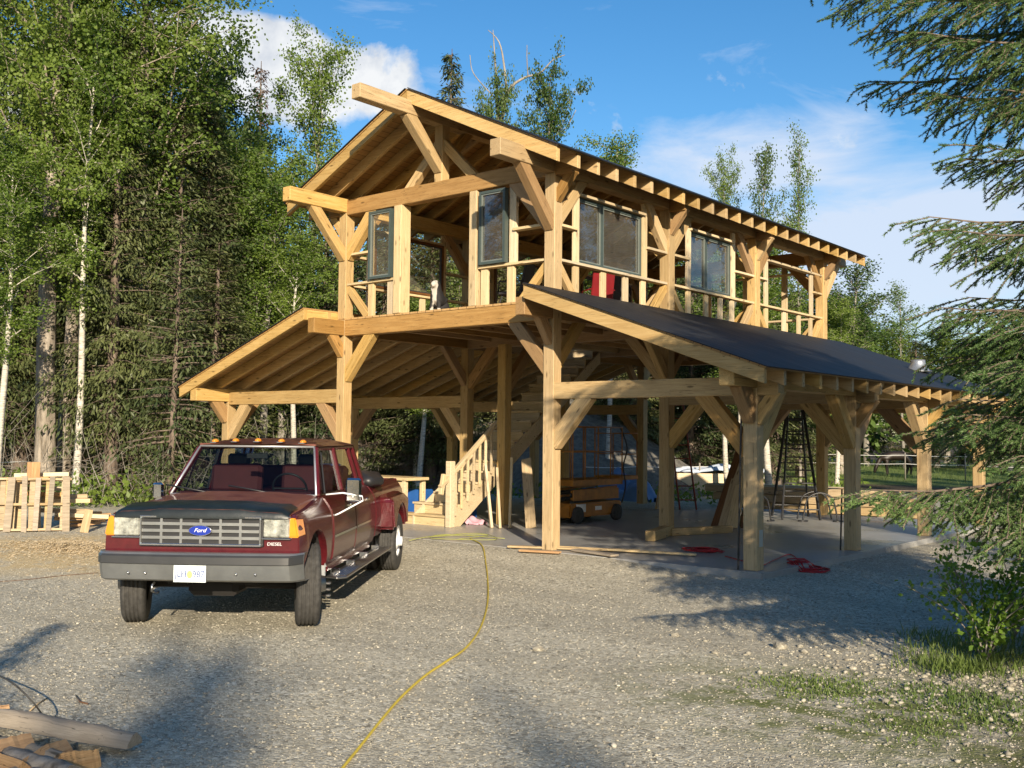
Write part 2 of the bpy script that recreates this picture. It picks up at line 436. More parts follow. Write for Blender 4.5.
# knee braces
for k in range(4):
    y = k*L
    for x, s in ((0, -1), (-W, 1)):
        brace(x, y, 3.53, s, 0, .76)                       # under floor ties
        brace(x, y, 5.76, s, 0, .76)                       # under upper ties
        brace(x, y, 5.77, -s, 0, .36, .12, .15)
        for d in (1, -1):
            end = (k == 0 and d < 0) or (k == 3 and d > 0)
            brace(x, y, 3.54, 0, d, .34 if end else .72, .13, .17)
            brace(x, y, 5.82, 0, d, .84 if end else .74, .16 if end else .13, .18)
            if not end: bb('brace', (x, y+d*.08, 4.42), (x, y+d*.60, 3.84), .10, .13)   # down braces at the floor
        bb('brace', (x+s*.08, y, 4.42), (x+s*.62, y, 3.86), .10, .13)
    # lean-to
    brace(0, y, 2.31, 1, 0, .68, .16, .23); brace(XR, y, 2.31, -1, 0, .74, .16, .23)
    brace(-W, y, 2.31, -1, 0, .62); brace(-W-XL, y, 2.31, 1, 0, .62)
    brace(XR, y, 2.32, 1, 0, .34, .15, .17)
    for d in (1, -1):
        end = (k == 0 and d < 0) or (k == 3 and d > 0)
        brace(XR, y, 2.42, 0, d, .40 if end else .74, .17, .235)
        brace(-W-XL, y, 2.38, 0, d, .36 if end else .62, .16, .22)
brace(-3.40, 2.87, 3.53, 0, 1, .85)

# floor: joists and boards with the stair opening
def floor_slab(rects, z0, z1):
    bm = bmesh.new()
    for x0, x1, y0, y1 in rects: bmbox(bm, (x0, y0, z0), (x1, y1, z1))
    link('floor_boards', from_bm('floor_boards', bm), 'floor_deck', bld)
floor_slab([(-W-.10, .10, -.10, 3.5), (-3.28, .10, 3.5, 6.9), (-W-.10, .10, 6.9, YB+.1)], 3.812, 3.845)
for k in range(3):
    for j in range(6):
        x = -W+.69*(j+1)
        if k == 1 and x < -3.4: continue
        bb('joist', (x, k*L+.09, 3.72), (x, (k+1)*L-.09, 3.72), .09, .17, 'timber_brown')
for x in (-3.30,): bb('joist', (x, L, 3.69), (x, 7.0, 3.69), .14, .2)

# roofs: rafters (plumb-cut), board deck, felt
def rafter(x0, z0, x1, z1, hv, ys, w=.075):
    me = None
    for y in ys:
        if me is None:
            o = prism('rafter', [(x0, z0), (x1, z1), (x1, z1-hv), (x0, z0-hv)], -w/2, w/2, 'timber', bld, bev=.005); me = o.data
        else: o = link('rafter', me, None, bld)
        o.location = (0, y, 0)
ys_u = [-OH+i*(YB+2*OH)/23 for i in range(24)]
rafter(-W/2+.002, 7.412, .70, 5.935, .215, ys_u)
rafter(-W/2-.002, 7.412, -W-.70, 5.935, .215, ys_u)
ys_l = [-OH-.04+i*.553 for i in range(22)]
rafter(.125, 3.955, 3.97, 2.60, .19, ys_l)
rafter(-W-.105, 3.955, -W-XL-.46, 2.63, .19, ys_l)
def roof(x0, z0, x1, z1, y0, y1, over=.03):
    "board deck with felt on top; x0 upper edge, x1 eave"
    dx, dz = x1-x0, z1-z0; s = math.hypot(dx, dz); ex = Vector((dx/s, 0, dz/s)); ey = Vector((0, 1, 0)); nz = ex.cross(ey)
    if nz.z < 0: ey = -ey; nz = -nz
    for nm, mat, off, th, ov in (('roof_boards', 'roof_deck', .002, .024, 0.0), ('roof_felt', 'felt', .028, .012, over)):
        c = Vector(((x0+x1)/2, (y0+y1)/2, (z0+z1)/2))+nz*(off+th/2)+ex*(ov/2)
        mw = Matrix(((ex.x, ey.x, nz.x, c.x), (ex.y, ey.y, nz.y, c.y), (ex.z, ey.z, nz.z, c.z), (0, 0, 0, 1)))
        bm = bmesh.new(); bmbox(bm, (-s/2-(0 if ov == 0 else -.001), -(y1-y0)/2-ov, -th/2), (s/2+ov/2, (y1-y0)/2+ov, th/2))
        link(nm, from_bm(nm, bm), mat, bld, mw=mw)
ya, yb = -OH-.045, YB+OH+.045
roof(-W/2, 7.412, .72, 5.926, ya, yb); roof(-W/2, 7.412, -W-.72, 5.926, ya, yb)
yb2 = ys_l[-1]+.05
roof(.115, 3.958, 3.99, 2.594, ya-.04, yb2); roof(-W-.105, 3.955, -W-XL-.48, 2.623, ya-.04, yb2)
# rim boards at the head of each lean-to roof
bb('rim_board', (-W-.13, ya+.02, 3.86), (-W-.13, yb2, 3.86), .04, .19); bb('rim_board', (.145, ya+.3, 3.84), (.145, yb2, 3.84), .04, .17)
# metal flue collar on the lean-to felt
col = lathe('flue_collar', [(.0, .0), (.36, .0), (.36, .012), (.27, .03), (.17, .27), (.17, .34), (.0, .34)], 'galv', bld, axis='Z', n=28, loc=(2.6, 8.75, 3.10)); col.scale = (.8, .8, .72)

# wall studs, rails and windows.  wall(origin, direction along wall, length)
def stud(P, d, s, z0, z1, w=.045, t=.14, name='stud'):
    p = Vector(P)+Vector(d)*s; bb(name, (p.x, p.y, z0), (p.x, p.y, z1), t if d[0] else w, w if d[0] else t, 'stud', bev=.003)
def rail(P, d, s0, s1, z, t=.14, name='rail'):
    a = Vector(P)+Vector(d)*s0; b = Vector(P)+Vector(d)*s1; bb(name, (a.x, a.y, z), (b.x, b.y, z), t, .042, 'stud', bev=.003)
def window(P, d, s0, s1, z0, z1, mat='frame_grey', split=None, out=.04, depth=.09):
    "framed window; out = sign side the frame stands proud of"
    a = Vector(P)+Vector(d)*((s0+s1)/2); wdt = s1-s0; hgt = z1-z0; ang = math.atan2(d[1], d[0])
    fr = bmesh.new(); f = .042
    bmbox(fr, (-wdt/2, -depth/2, -hgt/2), (-wdt/2+f, depth/2, hgt/2)); bmbox(fr, (wdt/2-f, -depth/2, -hgt/2), (wdt/2, depth/2, hgt/2))
    bmbox(fr, (-wdt/2+f, -depth/2+.002, -hgt/2), (wdt/2-f, depth/2-.002, -hgt/2+f)); bmbox(fr, (-wdt/2+f, -depth/2+.002, hgt/2-f), (wdt/2-f, depth/2-.002, hgt/2))
    w = link('window', from_bm('window', fr), mat, bld, loc=(a.x, a.y, (z0+z1)/2), rot=(0, 0, ang))
    w.location += Vector((-d[1], d[0], 0))*(-out)
    if split is not None:
        sx = split-(s0+s1)/2; mb = bmesh.new(); bmbox(mb, (sx-.035, -depth/2+.006, -hgt/2+f), (sx+.035, depth/2-.006, hgt/2-f)); link('mullion', from_bm('mullion', mb), mat, w)
        spans = ((-wdt/2+f, sx-.035), (sx+.035, wdt/2-f))
    else: spans = ((-wdt/2+f, wdt/2-f),)
    for x0, x1 in spans:
        box('pane', ((x0+x1)/2, 0, 0), (x1-x0+.01, .006, hgt-2*f+.01), 'pane', w, bev=0)
        sash = bmesh.new(); q = .022
        for lo, hi in (((x0, -.03, -hgt/2+f), (x0+q, -.008, hgt/2-f)), ((x1-q, -.03, -hgt/2+f), (x1, -.008, hgt/2-f)),
                       ((x0+q, -.029, -hgt/2+f), (x1-q, -.009, -hgt/2+f+q)), ((x0+q, -.029, hgt/2-f-q), (x1-q, -.009, hgt/2-f))): bmbox(sash, lo, hi)
        link('sash', from_bm('sash', sash), 'bumper_grey' if mat == 'brown_trim' else 'frame_mid', w)
    return w
ZF, ZS = 3.845, 4.47
Yd = (0, 1, 0); Xd = (1, 0, 0)
for X, side in ((0.0, 1), (-W, -1)):
    P = (X, 0, 0); dark = side < 0; fm = 'frame_grey' if side > 0 else 'brown_trim'
    for b in range(3):
        y0, y1 = b*L+.1, (b+1)*L-.1
        rail(P, Yd, y0, y1, ZS)
        if b == 0: w0, w1, wm = .64, 2.52, 1.34
        elif b == 1: w0, w1, wm = 4.14, 5.74, 4.78
        else: w0, w1, wm = 7.30, 9.42, None
        for s in (w0-.06, w1+.06): stud(P, Yd, s, ZS+.02, 5.78 if b < 2 else 5.46)
        rail(P, Yd, y0, w0-.085, 5.02); rail(P, Yd, w1+.085, y1, 5.02)
        if b < 2 or dark:
            rail(P, Yd, w0-.035, w1+.035, 5.59)
            window(P, Yd, w0, w1, 4.50, 5.56, fm, wm, out=-.055 if side > 0 else .03)
        else:
            rail(P, Yd, w0-.035, y1, 5.44); stud(P, Yd, w1+.06, 5.46, 5.78)
        for s in (w0-.06, w0+(w1-w0)*.37, w0+(w1-w0)*.72, w1+.02): stud(P, Yd, s, ZF, ZS-.022)
# front wall
P = (0, 0, 0)
bb('door_post', (-3.36, 0, ZF), (-3.36, 0, 5.75), .18, .24, 'stud'); bb('door_post', (-1.60, 0, ZF), (-1.60, 0, 5.75), .16, .20, 'stud')
rail(P, Xd, -W+.1, -3.47, ZS); rail(P, Xd, -1.50, -.1, ZS); rail(P, Xd, -W+.1, -4.18, 5.02); rail(P, Xd, -.77, -.1, 5.02)
window(P, Xd, -4.10, -3.52, 4.50, 5.72, out=.085, mat='frame_grey'); window(P, Xd, -1.44, -.88, 4.50, 5.70, out=.085, mat='frame_grey')
stud(P, Xd, -4.16, ZS+.02, 5.75); stud(P, Xd, -.80, ZS+.02, 5.75, w=.06)
for s in (-4.12, -3.62, -1.40, -.84): stud(P, Xd, s, ZF, ZS-.022, w=.06)
# back wall
P = (0, YB, 0)
rail(P, Xd, -W+.1, -.1, ZS); rail(P, Xd, -W+.1, -.1, 5.55)
for s in (-3.9, -2.9, -1.9, -.9): stud(P, Xd, s, ZS+.02, 5.75); stud(P, Xd, s, ZF, ZS-.022)
# small window leaning inside, spare sheet of glazing
lw = window((-.35, 6.2, 0), Yd, -.28, .28, 4.05, 4.62, 'frame_grey', out=0, depth=.05); lw.rotation_euler = (R(22), 0, R(90))
lw.name = 'window'

# stairs rise along Y
st = bpy.data.objects.new('staircase', None); C.objects.link(st); st.parent = bld; st.location = (-3.7, 1.67, 0)
rise, run, n = .205, .27, 18
X0, X1 = -.97, 0.0
for i in range(n):
    z = rise*(i+1); y = run*i
    wl = X0-(.28 if i < 2 else 0)-(.12 if i == 0 else 0)
    box('tread', ((wl+X1)/2, y+.135-.01, z-.02), (X1-wl-.05 if i > 1 else X1-wl, .30, .04), 'stud', st, bev=.006)
    box('riser', ((wl+X1)/2, y+.02, z-.122), (X1-wl-.054, .025, .163), 'stud', st, bev=0)
for x in (X0+.02, X1-.02):
    prism('stringer', [(-.02, -.0), (.30, .0), (run*n+.02, rise*(n-1)-.10), (run*n+.02, rise*n-.05), (-.02, rise*.9)], x-.022, x+.022, 'stud', st, axis='X', bev=.003)
box('newel_post', (.035, -.03, .62), (.13, .13, 1.24), 'stud', st, bev=.008)
sl = rise/run
def zz(y): return rise+y*sl
beam('handrail', (.03, -.30, zz(-.30)+.78), (.03, 1.32, zz(1.32)+.80), .09, .07, st, 'stud')
beam('handrail_post', (.03, -.28, .62), (.03, -.20, 1.0), .08, .08, st, 'stud')
for i in range(7):
    y = .12+i*.17; box('baluster', (.03, y, (zz(y)+zz(y)+.80)/2-.06), (.04, .04, .86), 'stud', st, bev=.003)
box('newel_post', (X0-.2, -.2, .34), (.09, .09, .68), 'stud', st, bev=.005)

# concrete slab
bm = bmesh.new(); bmbox(bm, (-W-XL-.25, -.22, -.16), (XR+.24, YB+.35, 0)); bmesh.ops.bevel(bm, geom=bm.edges[:], offset=.015, segments=2, affect='EDGES')
tag(link('concrete_floor', from_bm('concrete_floor', bm), 'concrete'), kind='structure')
# ------------------------------------------------------------------ terrain
def sstep(a, b, x): t = np.clip((x-a)/(b-a), 0, 1); return t*t*(3-2*t)
def gzv(x, y):
    dx = np.maximum(np.maximum(-8.6-x, x-3.62), 0); dy = np.maximum(np.maximum(-.22-y, y-10.4), 0); d = np.hypot(dx, dy)
    z = -.085-.085*sstep(0, 2.6, d)
    z = z+.078*(1-sstep(0, .9, d))*(1-sstep(1.0, 3.0, x))                # gravel ramped up to the slab at the front
    far = np.hypot(x+2, y-2)
    z = z+.03*np.sin(x*.55+1.3)*np.sin(y*.47)*sstep(3, 9, far)*(1-sstep(60, 120, far)*.2)
    z = z+.35*np.sin(x*.07+.6)*np.sin(y*.06+2.0)*sstep(22, 45, far)
    z = z+.10*sstep(6.2, 9.5, x)*sstep(-12, -2, y)
    # gravel heap behind the building
    r = np.hypot((x+13.4)/6.3, (y-17.5)/5.0)
    return z
def gz(x, y): return float(gzv(np.array([x]), np.array([y]))[0])
def axisvals(c):
    a = np.concatenate([np.arange(-17, 17, .28), 17+np.cumsum(np.linspace(.4, 14, 60))]); b = -(17+np.cumsum(np.linspace(.4, 14, 60)))[::-1]
    return np.concatenate([b, a])+c
gx, gy = axisvals(1), axisvals(-1); GX, GY = np.meshgrid(gx, gy); GZ = gzv(GX, GY)
nx, ny = len(gx), len(gy); V = np.stack([GX, GY, GZ], -1).reshape(-1, 3)
i, j = np.meshgrid(np.arange(nx-1), np.arange(ny-1)); a = (j*nx+i).ravel(); Q = np.stack([a, a+1, a+nx+1, a+nx], -1)

n = N('gravel'); v = n.coord()
c1 = n.voro(v, 38, 'Color'); s1 = n.n('SeparateColor'); n.l(c1, s1.inputs[0])
c2 = n.voro(v, 95, 'Color'); s2 = n.n('SeparateColor'); n.l(c2, s2.inputs[0])
d1 = n.voro(v, 38); d2 = n.voro(v, 95)
g1 = n.ramp(s1.outputs[0], [(0, (.13, .118, .09)), (.25, (.30, .275, .21)), (.55, (.48, .44, .335)), (.85, (.66, .61, .48)), (1, (.85, .80, .66))])
g2 = n.ramp(s2.outputs[1], [(0, (.17, .155, .12)), (.5, (.47, .43, .33)), (1, (.74, .69, .55))])
sel = n.ramp(s1.outputs[1], [(.40, 0), (.45, 1)])
gr = n.mix(sel, g2, g1)
big = n.noise(v, .45, 5, .6); mid = n.noise(v, 2.3, 5, .6)
gr = n.mix(n.ramp(mid, [(.40, 0), (.70, .40)]), gr, (.54, .485, .36))
gr = n.mix(n.ramp(n.noise(v, 6.5, 5, .7), [(.38, .25), (.55, 0)]), gr, (.25, .225, .17))           # sandy fines
gr = n.mix(n.ramp(big, [(.42, 0), (.62, .22)]), gr, (.36, .325, .25), 'MIX')
tv = n.n('TexCoord'); tm_ = n.n('Mapping'); tm_.inputs['Rotation'].default_value = (0, 0, .72); tm_.inputs['Scale'].default_value = (.10, .85, 1); n.l(tv.outputs['Object'], tm_.inputs[0])
trk = n.noise(tm_.outputs[0], 1.5, 4, .55); gr = n.mix(n.ramp(trk, [(.46, 0), (.60, .32)]), gr, (.27, .245, .19)); gr = n.mix(n.ramp(trk, [(.34, .35), (.44, 0)]), gr, (.52, .475, .37))
pos = n.n('SeparateXYZ'); n.l(v, pos.inputs[0])
X_, Y_ = pos.outputs[0], pos.outputs[1]
wob = n.math('MULTIPLY', n.math('SUBTRACT', n.noise(v, .35, 4), .5), 7)
wob2 = n.math('MULTIPLY', n.math('SUBTRACT', n.noise(v, 1.6, 5), .5), 3)
def mask(expr, w=1.2): return n.math('DIVIDE', expr, w, clamp=True)
# forest floor: left of a line, behind a line, and right of a line
mf = mask(n.math('ADD', n.math('SUBTRACT', -15.5, X_), wob), 1.5)
mb_ = mask(n.math('ADD', n.math('SUBTRACT', Y_, 24.0), wob), 2.0)
mr = mask(n.math('ADD', n.math('SUBTRACT', n.math('ADD', X_, n.math('MULTIPLY', Y_, -.12)), 8.3), wob2), .9)
ff = n.math('MAXIMUM', n.math('MAXIMUM', mf, mb_), mr)
soil = n.ramp(n.noise(v, 6, 6, .7), [(.3, (.035, .028, .018)), (.55, (.085, .065, .04)), (.75, (.06, .085, .025))])
# meadow
mm = n.math('MULTIPLY', mask(n.math('ADD', n.math('SUBTRACT', Y_, 30), wob), 3), mask(n.math('ADD', n.math('ADD', X_, 24), wob), 4))
mead = n.ramp(n.noise(v, 3, 6, .7), [(.3, (.09, .13, .03)), (.6, (.17, .22, .055)), (.8, (.26, .27, .11))])
# sawdust and straw near the pallets
sx = n.math('MULTIPLY', n.math('ADD', X_, 6.2), .25); sy = n.math('MULTIPLY', n.math('ADD', Y_, 4.4), .36)
rr = n.math('SQRT', n.math('ADD', n.math('MULTIPLY', sx, sx), n.math('MULTIPLY', sy, sy)))
saw = n.math('MULTIPLY', n.math('SUBTRACT', 1.0, rr, clamp=True), n.ramp(n.noise(v, 2.2, 5, .7), [(.32, 0), (.54, 1)]))
sawc = n.ramp(n.noise(v, 30, 4), [(.3, (.40, .30, .15)), (.7, (.72, .57, .33))])
out = n.mix(n.math('MULTIPLY', saw, 2.6, clamp=True), gr, sawc)
out = n.mix(ff, out, soil); out = n.mix(mm, out, mead)
# moss and grass tint on the verge
gx_ = n.math('MULTIPLY', n.math('SUBTRACT', X_, 7.1), .42); gy_ = n.math('MULTIPLY', n.math('ADD', Y_, 5.4), .62)
r2 = n.math('SQRT', n.math('ADD', n.math('MULTIPLY', gx_, gx_), n.math('MULTIPLY', gy_, gy_)))
gm = n.math('MULTIPLY', n.math('MULTIPLY', n.math('SUBTRACT', 1.0, r2, clamp=True), 1.8), n.ramp(n.noise(v, 3.2, 5, .7), [(.42, 0), (.6, 1)]), clamp=True)
out = n.mix(gm, out, n.ramp(n.noise(v, 40, 3), [(.3, (.09, .11, .03)), (.7, (.2, .21, .08))]))
n.col(out); n.set(Roughness=.92, Specular_IOR_Level=.25)
h = n.math('ADD', n.math('MULTIPLY', n.math('SUBTRACT', 1, d1), .9), n.math('MULTIPLY', n.math('SUBTRACT', 1, d2), .45))
h = n.math('ADD', h, n.math('MULTIPLY', mid, 1.2)); n.bump(h, .5, .013); M['gravel'] = n.m
tag(link('ground', meshdata('ground', V, Q), 'gravel', smooth=True), kind='structure')

# loose stones lying on the gravel: one mass of pebbles
rs = np.random.RandomState(5)
def pebbles(name, n_, size, mat, sampler, flat=.6):
    ico = bmesh.new(); bmesh.ops.create_icosphere(ico, subdivisions=1, radius=1); iv = np.array([v.co[:] for v in ico.verts]); it = np.array([[v.index for v in f.verts] for f in ico.faces]); ico.free()
    P = sampler(n_); n_ = len(P); s = size(n_)
    A = rs.uniform(0, 2*PI, n_); ca, sa = np.cos(A), np.sin(A)
    jit = 1+rs.uniform(-.28, .28, (n_, len(iv), 1)); S = np.stack([s, s*rs.uniform(.6, 1, n_), s*flat*rs.uniform(.6, 1, n_)], -1)
    vv = iv[None]*jit*S[:, None, :]; x = vv[..., 0]*ca[:, None]-vv[..., 1]*sa[:, None]; y = vv[..., 0]*sa[:, None]+vv[..., 1]*ca[:, None]
    vv = np.stack([x, y, vv[..., 2]], -1); z = gzv(P[:, 0], P[:, 1])+s*.18
    vv = vv+np.stack([P[:, 0], P[:, 1], z], -1)[:, None, :]
    T = (it[None]+(np.arange(n_)*len(iv))[:, None, None]).reshape(-1, 3)
    return link(name, meshdata(name, vv.reshape(-1, 3), None, T), mat)
n = N('pebble'); v = n.coord(); c = n.voro(v, 30, 'Color'); s = n.n('SeparateColor'); n.l(c, s.inputs[0])
n.col(n.ramp(s.outputs[0], [(0, (.19, .17, .135)), (.5, (.31, .285, .225)), (.9, (.40, .37, .295)), (1, (.50, .465, .38))])); n.set(Roughness=.85); M['pebble'] = n.m
def samp_near(k):
    D = 3.6+17*rs.power(1.05, k); lat = rs.uniform(-.56, .56, k)*D
    x = CAM.x+_fwd.x*D+_rt.x*lat; y = CAM.y+_fwd.y*D+_rt.y*lat
    ok = ~((x > -8.7) & (x < 3.7) & (y > -.3)); return np.stack([x, y], -1)[ok]
tag(pebbles('gravel', 75000, lambda k: rs.gamma(2.0, .0020, k)+.003, 'pebble', samp_near), label='loose grey pebbles scattered over the gravel yard', cat='gravel', kind='stuff')
def samp_verge(k):
    x = 7.6+rs.normal(0, 1.0, k); y = -4.0+rs.normal(0, .8, k)+(x-7.6)*-.1; return np.stack([x, y], -1)
tag(pebbles('verge_gravel', 1500, lambda k: rs.gamma(3, .0042, k)+.006, 'pebble', samp_verge), label='coarser pale pebbles along the grassy verge by the spruce', cat='gravel', kind='stuff')
def stone(u, v, s, lab):
    p = at(u, v); p.z = gz(p.x, p.y); ico = bmesh.new(); bmesh.ops.create_icosphere(ico, subdivisions=2, radius=1)
    q = random.Random(u)
    for w in ico.verts:
        k = 1+.18*math.sin(w.co.x*3+u)*math.cos(w.co.y*4+v)+q.uniform(-.06, .06); w.co = Vector((w.co.x*s*k, w.co.y*s*.8*k, w.co.z*s*.6*k))
    o = link('stone', from_bm('stone', ico), 'pebble', loc=(p.x, p.y, p.z+s*.3)); tag(o, lab, 'stone')
stone(538, 650, .05, 'fist sized pale stone alone on the open gravel in front of the barn')
stone(780, 650, .065, 'larger flat pale stone at the edge of the spruce shadow')
stone(675, 637, .04, 'small round stone on the gravel near the corner post')
stone(715, 655, .035, 'small pale stone between the larger stone and the open gravel')

# gravel heap behind the building
def heap(name, cx, cy, rx, ry, hgt, mat, lab, seed=3, res=90, cat='gravel heap'):
    xs = np.linspace(-1.15, 1.15, res); X, Y = np.meshgrid(xs, xs); r = np.hypot(X, Y); q = np.random.RandomState(seed)
    ph = np.arctan2(Y, X); edge = 1+.08*np.sin(3*ph+seed)+.05*np.sin(5*ph)
    z = hgt*np.clip(1-(r/edge)**1.25, -.05, 1)
    for k in range(5):
        f = 3+k*3.1; z = z+np.clip(z, 0, .5)*(.14/(k+1))*np.sin(f*X+q.uniform(0, 6))*np.sin(f*Y+q.uniform(0, 6))
    z = z+q.normal(0, .012, z.shape)
    V = np.stack([cx+X*rx, cy+Y*ry, z+gz(cx, cy)-.02], -1).reshape(-1, 3); a = (np.arange(res-1)[:, None]*res+np.arange(res-1)[None]).ravel()
    return tag(link(name, meshdata(name, V, np.stack([a, a+1, a+res+1, a+res], -1)), mat, smooth=True), lab, cat)
n = N('heap'); v = n.coord(); b = n.noise(v, 5, 7, .7); n.col(n.ramp(b, [(.3, (.07, .065, .055)), (.7, (.22, .205, .175))])); n.set(Roughness=.95); n.bump(b, 1, .08); M['heap'] = n.m
heap('gravel_heap', -14.0, 17.8, 6.9, 5.6, 3.6, 'heap', 'high heap of grey gravel seen between the posts behind the barn')
heap('soil_heap', -21.5, 13.5, 4.6, 4.2, 2.3, 'heap', 'lower pale heap of gravel and roots behind the truck bed', 8)

q = np.random.RandomState(12); k = 7000; th = q.uniform(0, 2*PI, k); rr_ = np.abs(q.normal(0, 1.0, k)); px = -6.35+np.cos(th)*rr_*1.9; py = -4.35+np.sin(th)*rr_*.85
k2 = 2600; px[:k2] = -6.6+q.normal(0, .75, k2); py[:k2] = -4.15+q.normal(0, .33, k2); hgt = np.zeros(k); hgt[:k2] = .10*np.exp(-(((px[:k2]+6.6)/.8)**2+((py[:k2]+4.15)/.35)**2))*q.rand(k2)
pz = gzv(px, py)+.004+hgt; a_ = q.uniform(0, 2*PI, k); l_ = q.uniform(.02, .06, k); dx_, dy_ = np.cos(a_)*l_, np.sin(a_)*l_; ex_, ey_ = -np.sin(a_)*.009, np.cos(a_)*.009; tz = q.uniform(0, .015, k)
Vc = np.stack([np.stack([px, py, pz], -1), np.stack([px+dx_, py+dy_, pz+tz], -1), np.stack([px+dx_+ex_, py+dy_+ey_, pz+tz+.004], -1), np.stack([px+ex_, py+ey_, pz+.004], -1)], 1).reshape(-1, 3)
tag(link('wood_chips', meshdata('wood_chips', Vc, np.arange(k*4).reshape(k, 4)), 'stud'), label='tan wood chips and shavings strewn on the gravel in front of the pallets', cat='wood chips', kind='stuff')
# ------------------------------------------------------------------ vegetation
def unit(a): return a/np.maximum(np.linalg.norm(a, axis=-1, keepdims=True), 1e-9)
def cards(P, D, Wd, ln, wd, name='crown', mat='leaf_aspen', fold=0.0):
    "rhombic leaf cards: base P, direction D, side Wd, length ln, width wd"
    P = np.asarray(P); D = unit(np.asarray(D)); Wd = np.asarray(Wd); Wd = unit(Wd-D*np.sum(Wd*D, -1, keepdims=True)); ln = np.asarray(ln)[:, None]; wd = np.asarray(wd)[:, None]
    m = P+D*ln*.45; V = np.stack([P, m+Wd*wd*.5, P+D*ln, m-Wd*wd*.5], 1); k = len(P)
    Q = np.arange(k*4).reshape(k, 4)
    me = meshdata(name, V.reshape(-1, 3), Q); me.materials.append(M[mat]); return me
def conifer(name, seed, H, Rr, z0=.1, dens=1.0, mat='leaf_spruce', bk='bark_spruce', tr=.16, dead=True, card=.17, droop=.36, taper=.85):
    q = np.random.RandomState(seed); P = []; D = []; S = []; LN = []; WD = []; paths = []
    lean = q.uniform(-.02, .02, 2)
    def ax(z): return np.array([lean[0]*z, lean[1]*z, z])
    paths.append(([ax(H*t) for t in np.linspace(-.02, 1, 9)], [tr*(1.25 if t == 0 else 1)*(1-t)**.8+.012 for t in np.linspace(0, 1, 9)]))
    z = H*z0
    while z < H*.985:
        t = z/H; r = Rr*((1-t)**taper)*(1 if t > z0+.12 else .72)+.12
        for b in range(q.randint(5, 9)):
            az = q.uniform(0, 2*PI); rl = r*q.uniform(.65, 1.15); d = np.array([math.cos(az), math.sin(az), 0]); o = ax(z+q.uniform(-.1, .1))
            dr = droop*(1-t*.9); up0 = .05+.35*t
            def bp(s): return o+d*rl*s+np.array([0, 0, rl*(up0*s-dr*(s**1.6)*1.4+.10*s**4)])
            paths.append(([bp(s) for s in (0, .4, .8)], [.022*(1-t)+.008, .013, .004]))
            side = np.array([-d[1], d[0], 0]); ns = max(4, int(rl*5*dens))
            for s in np.linspace(.12, 1, ns):
                p = bp(s); tang = bp(min(1, s+.05))-bp(max(0, s-.05)); tang = tang/np.linalg.norm(tang)
                for sg in (-1, 1):
                    tl = (.42*rl*(1-s)+.16)*q.uniform(.7, 1.2); td = tang*.62+side*sg*.78+np.array([0, 0, -.40-.45*q.rand()]); td /= np.linalg.norm(td)
                    nc = max(1, int(tl/card*1.5*dens))
                    for c in range(nc):
                        f = (c+q.rand()*.5)/nc; pp = p+td*tl*f+np.array([0, 0, -.12*tl*f*f])
                        P.append(pp+q.normal(0, .02, 3)); dd = td+q.normal(0, .33, 3)+np.array([0, 0, -.12]); D.append(dd); S.append(np.cross(dd, [0, 0, 1])+q.normal(0, .45, 3)); LN.append(card*q.uniform(.7, 1.3)); WD.append(card*q.uniform(.22, .40))
        z += (.22+.16*(1-t))*q.uniform(.8, 1.2)/max(.6, dens**.5)*(H/12)**.35
    if dead:
        for i in range(46):
            z = H*q.uniform(.04, z0+.12); az = q.uniform(0, 2*PI); l = Rr*q.uniform(.3, .85); o = ax(z); p = [o]
            for k in range(1, 5): p.append(o+np.array([math.cos(az), math.sin(az), 0])*l*k/4+np.array([0, 0, -.10*l*k*k/9])+q.normal(0, .05*l, 3))
            paths.append((p, [.013, .010, .007, .005, .003]))
            for k in range(3):
                b = p[q.randint(1, 4)]; paths.append(([b, b+q.normal(0, .22*l, 3)+np.array([0, 0, -.1])], [.006, .003]))
    tm = tubes('trunk', paths, 5, cap=False); tm.materials.append(M[bk])
    return tm, cards(P, D, S, LN, WD, 'crown', mat)
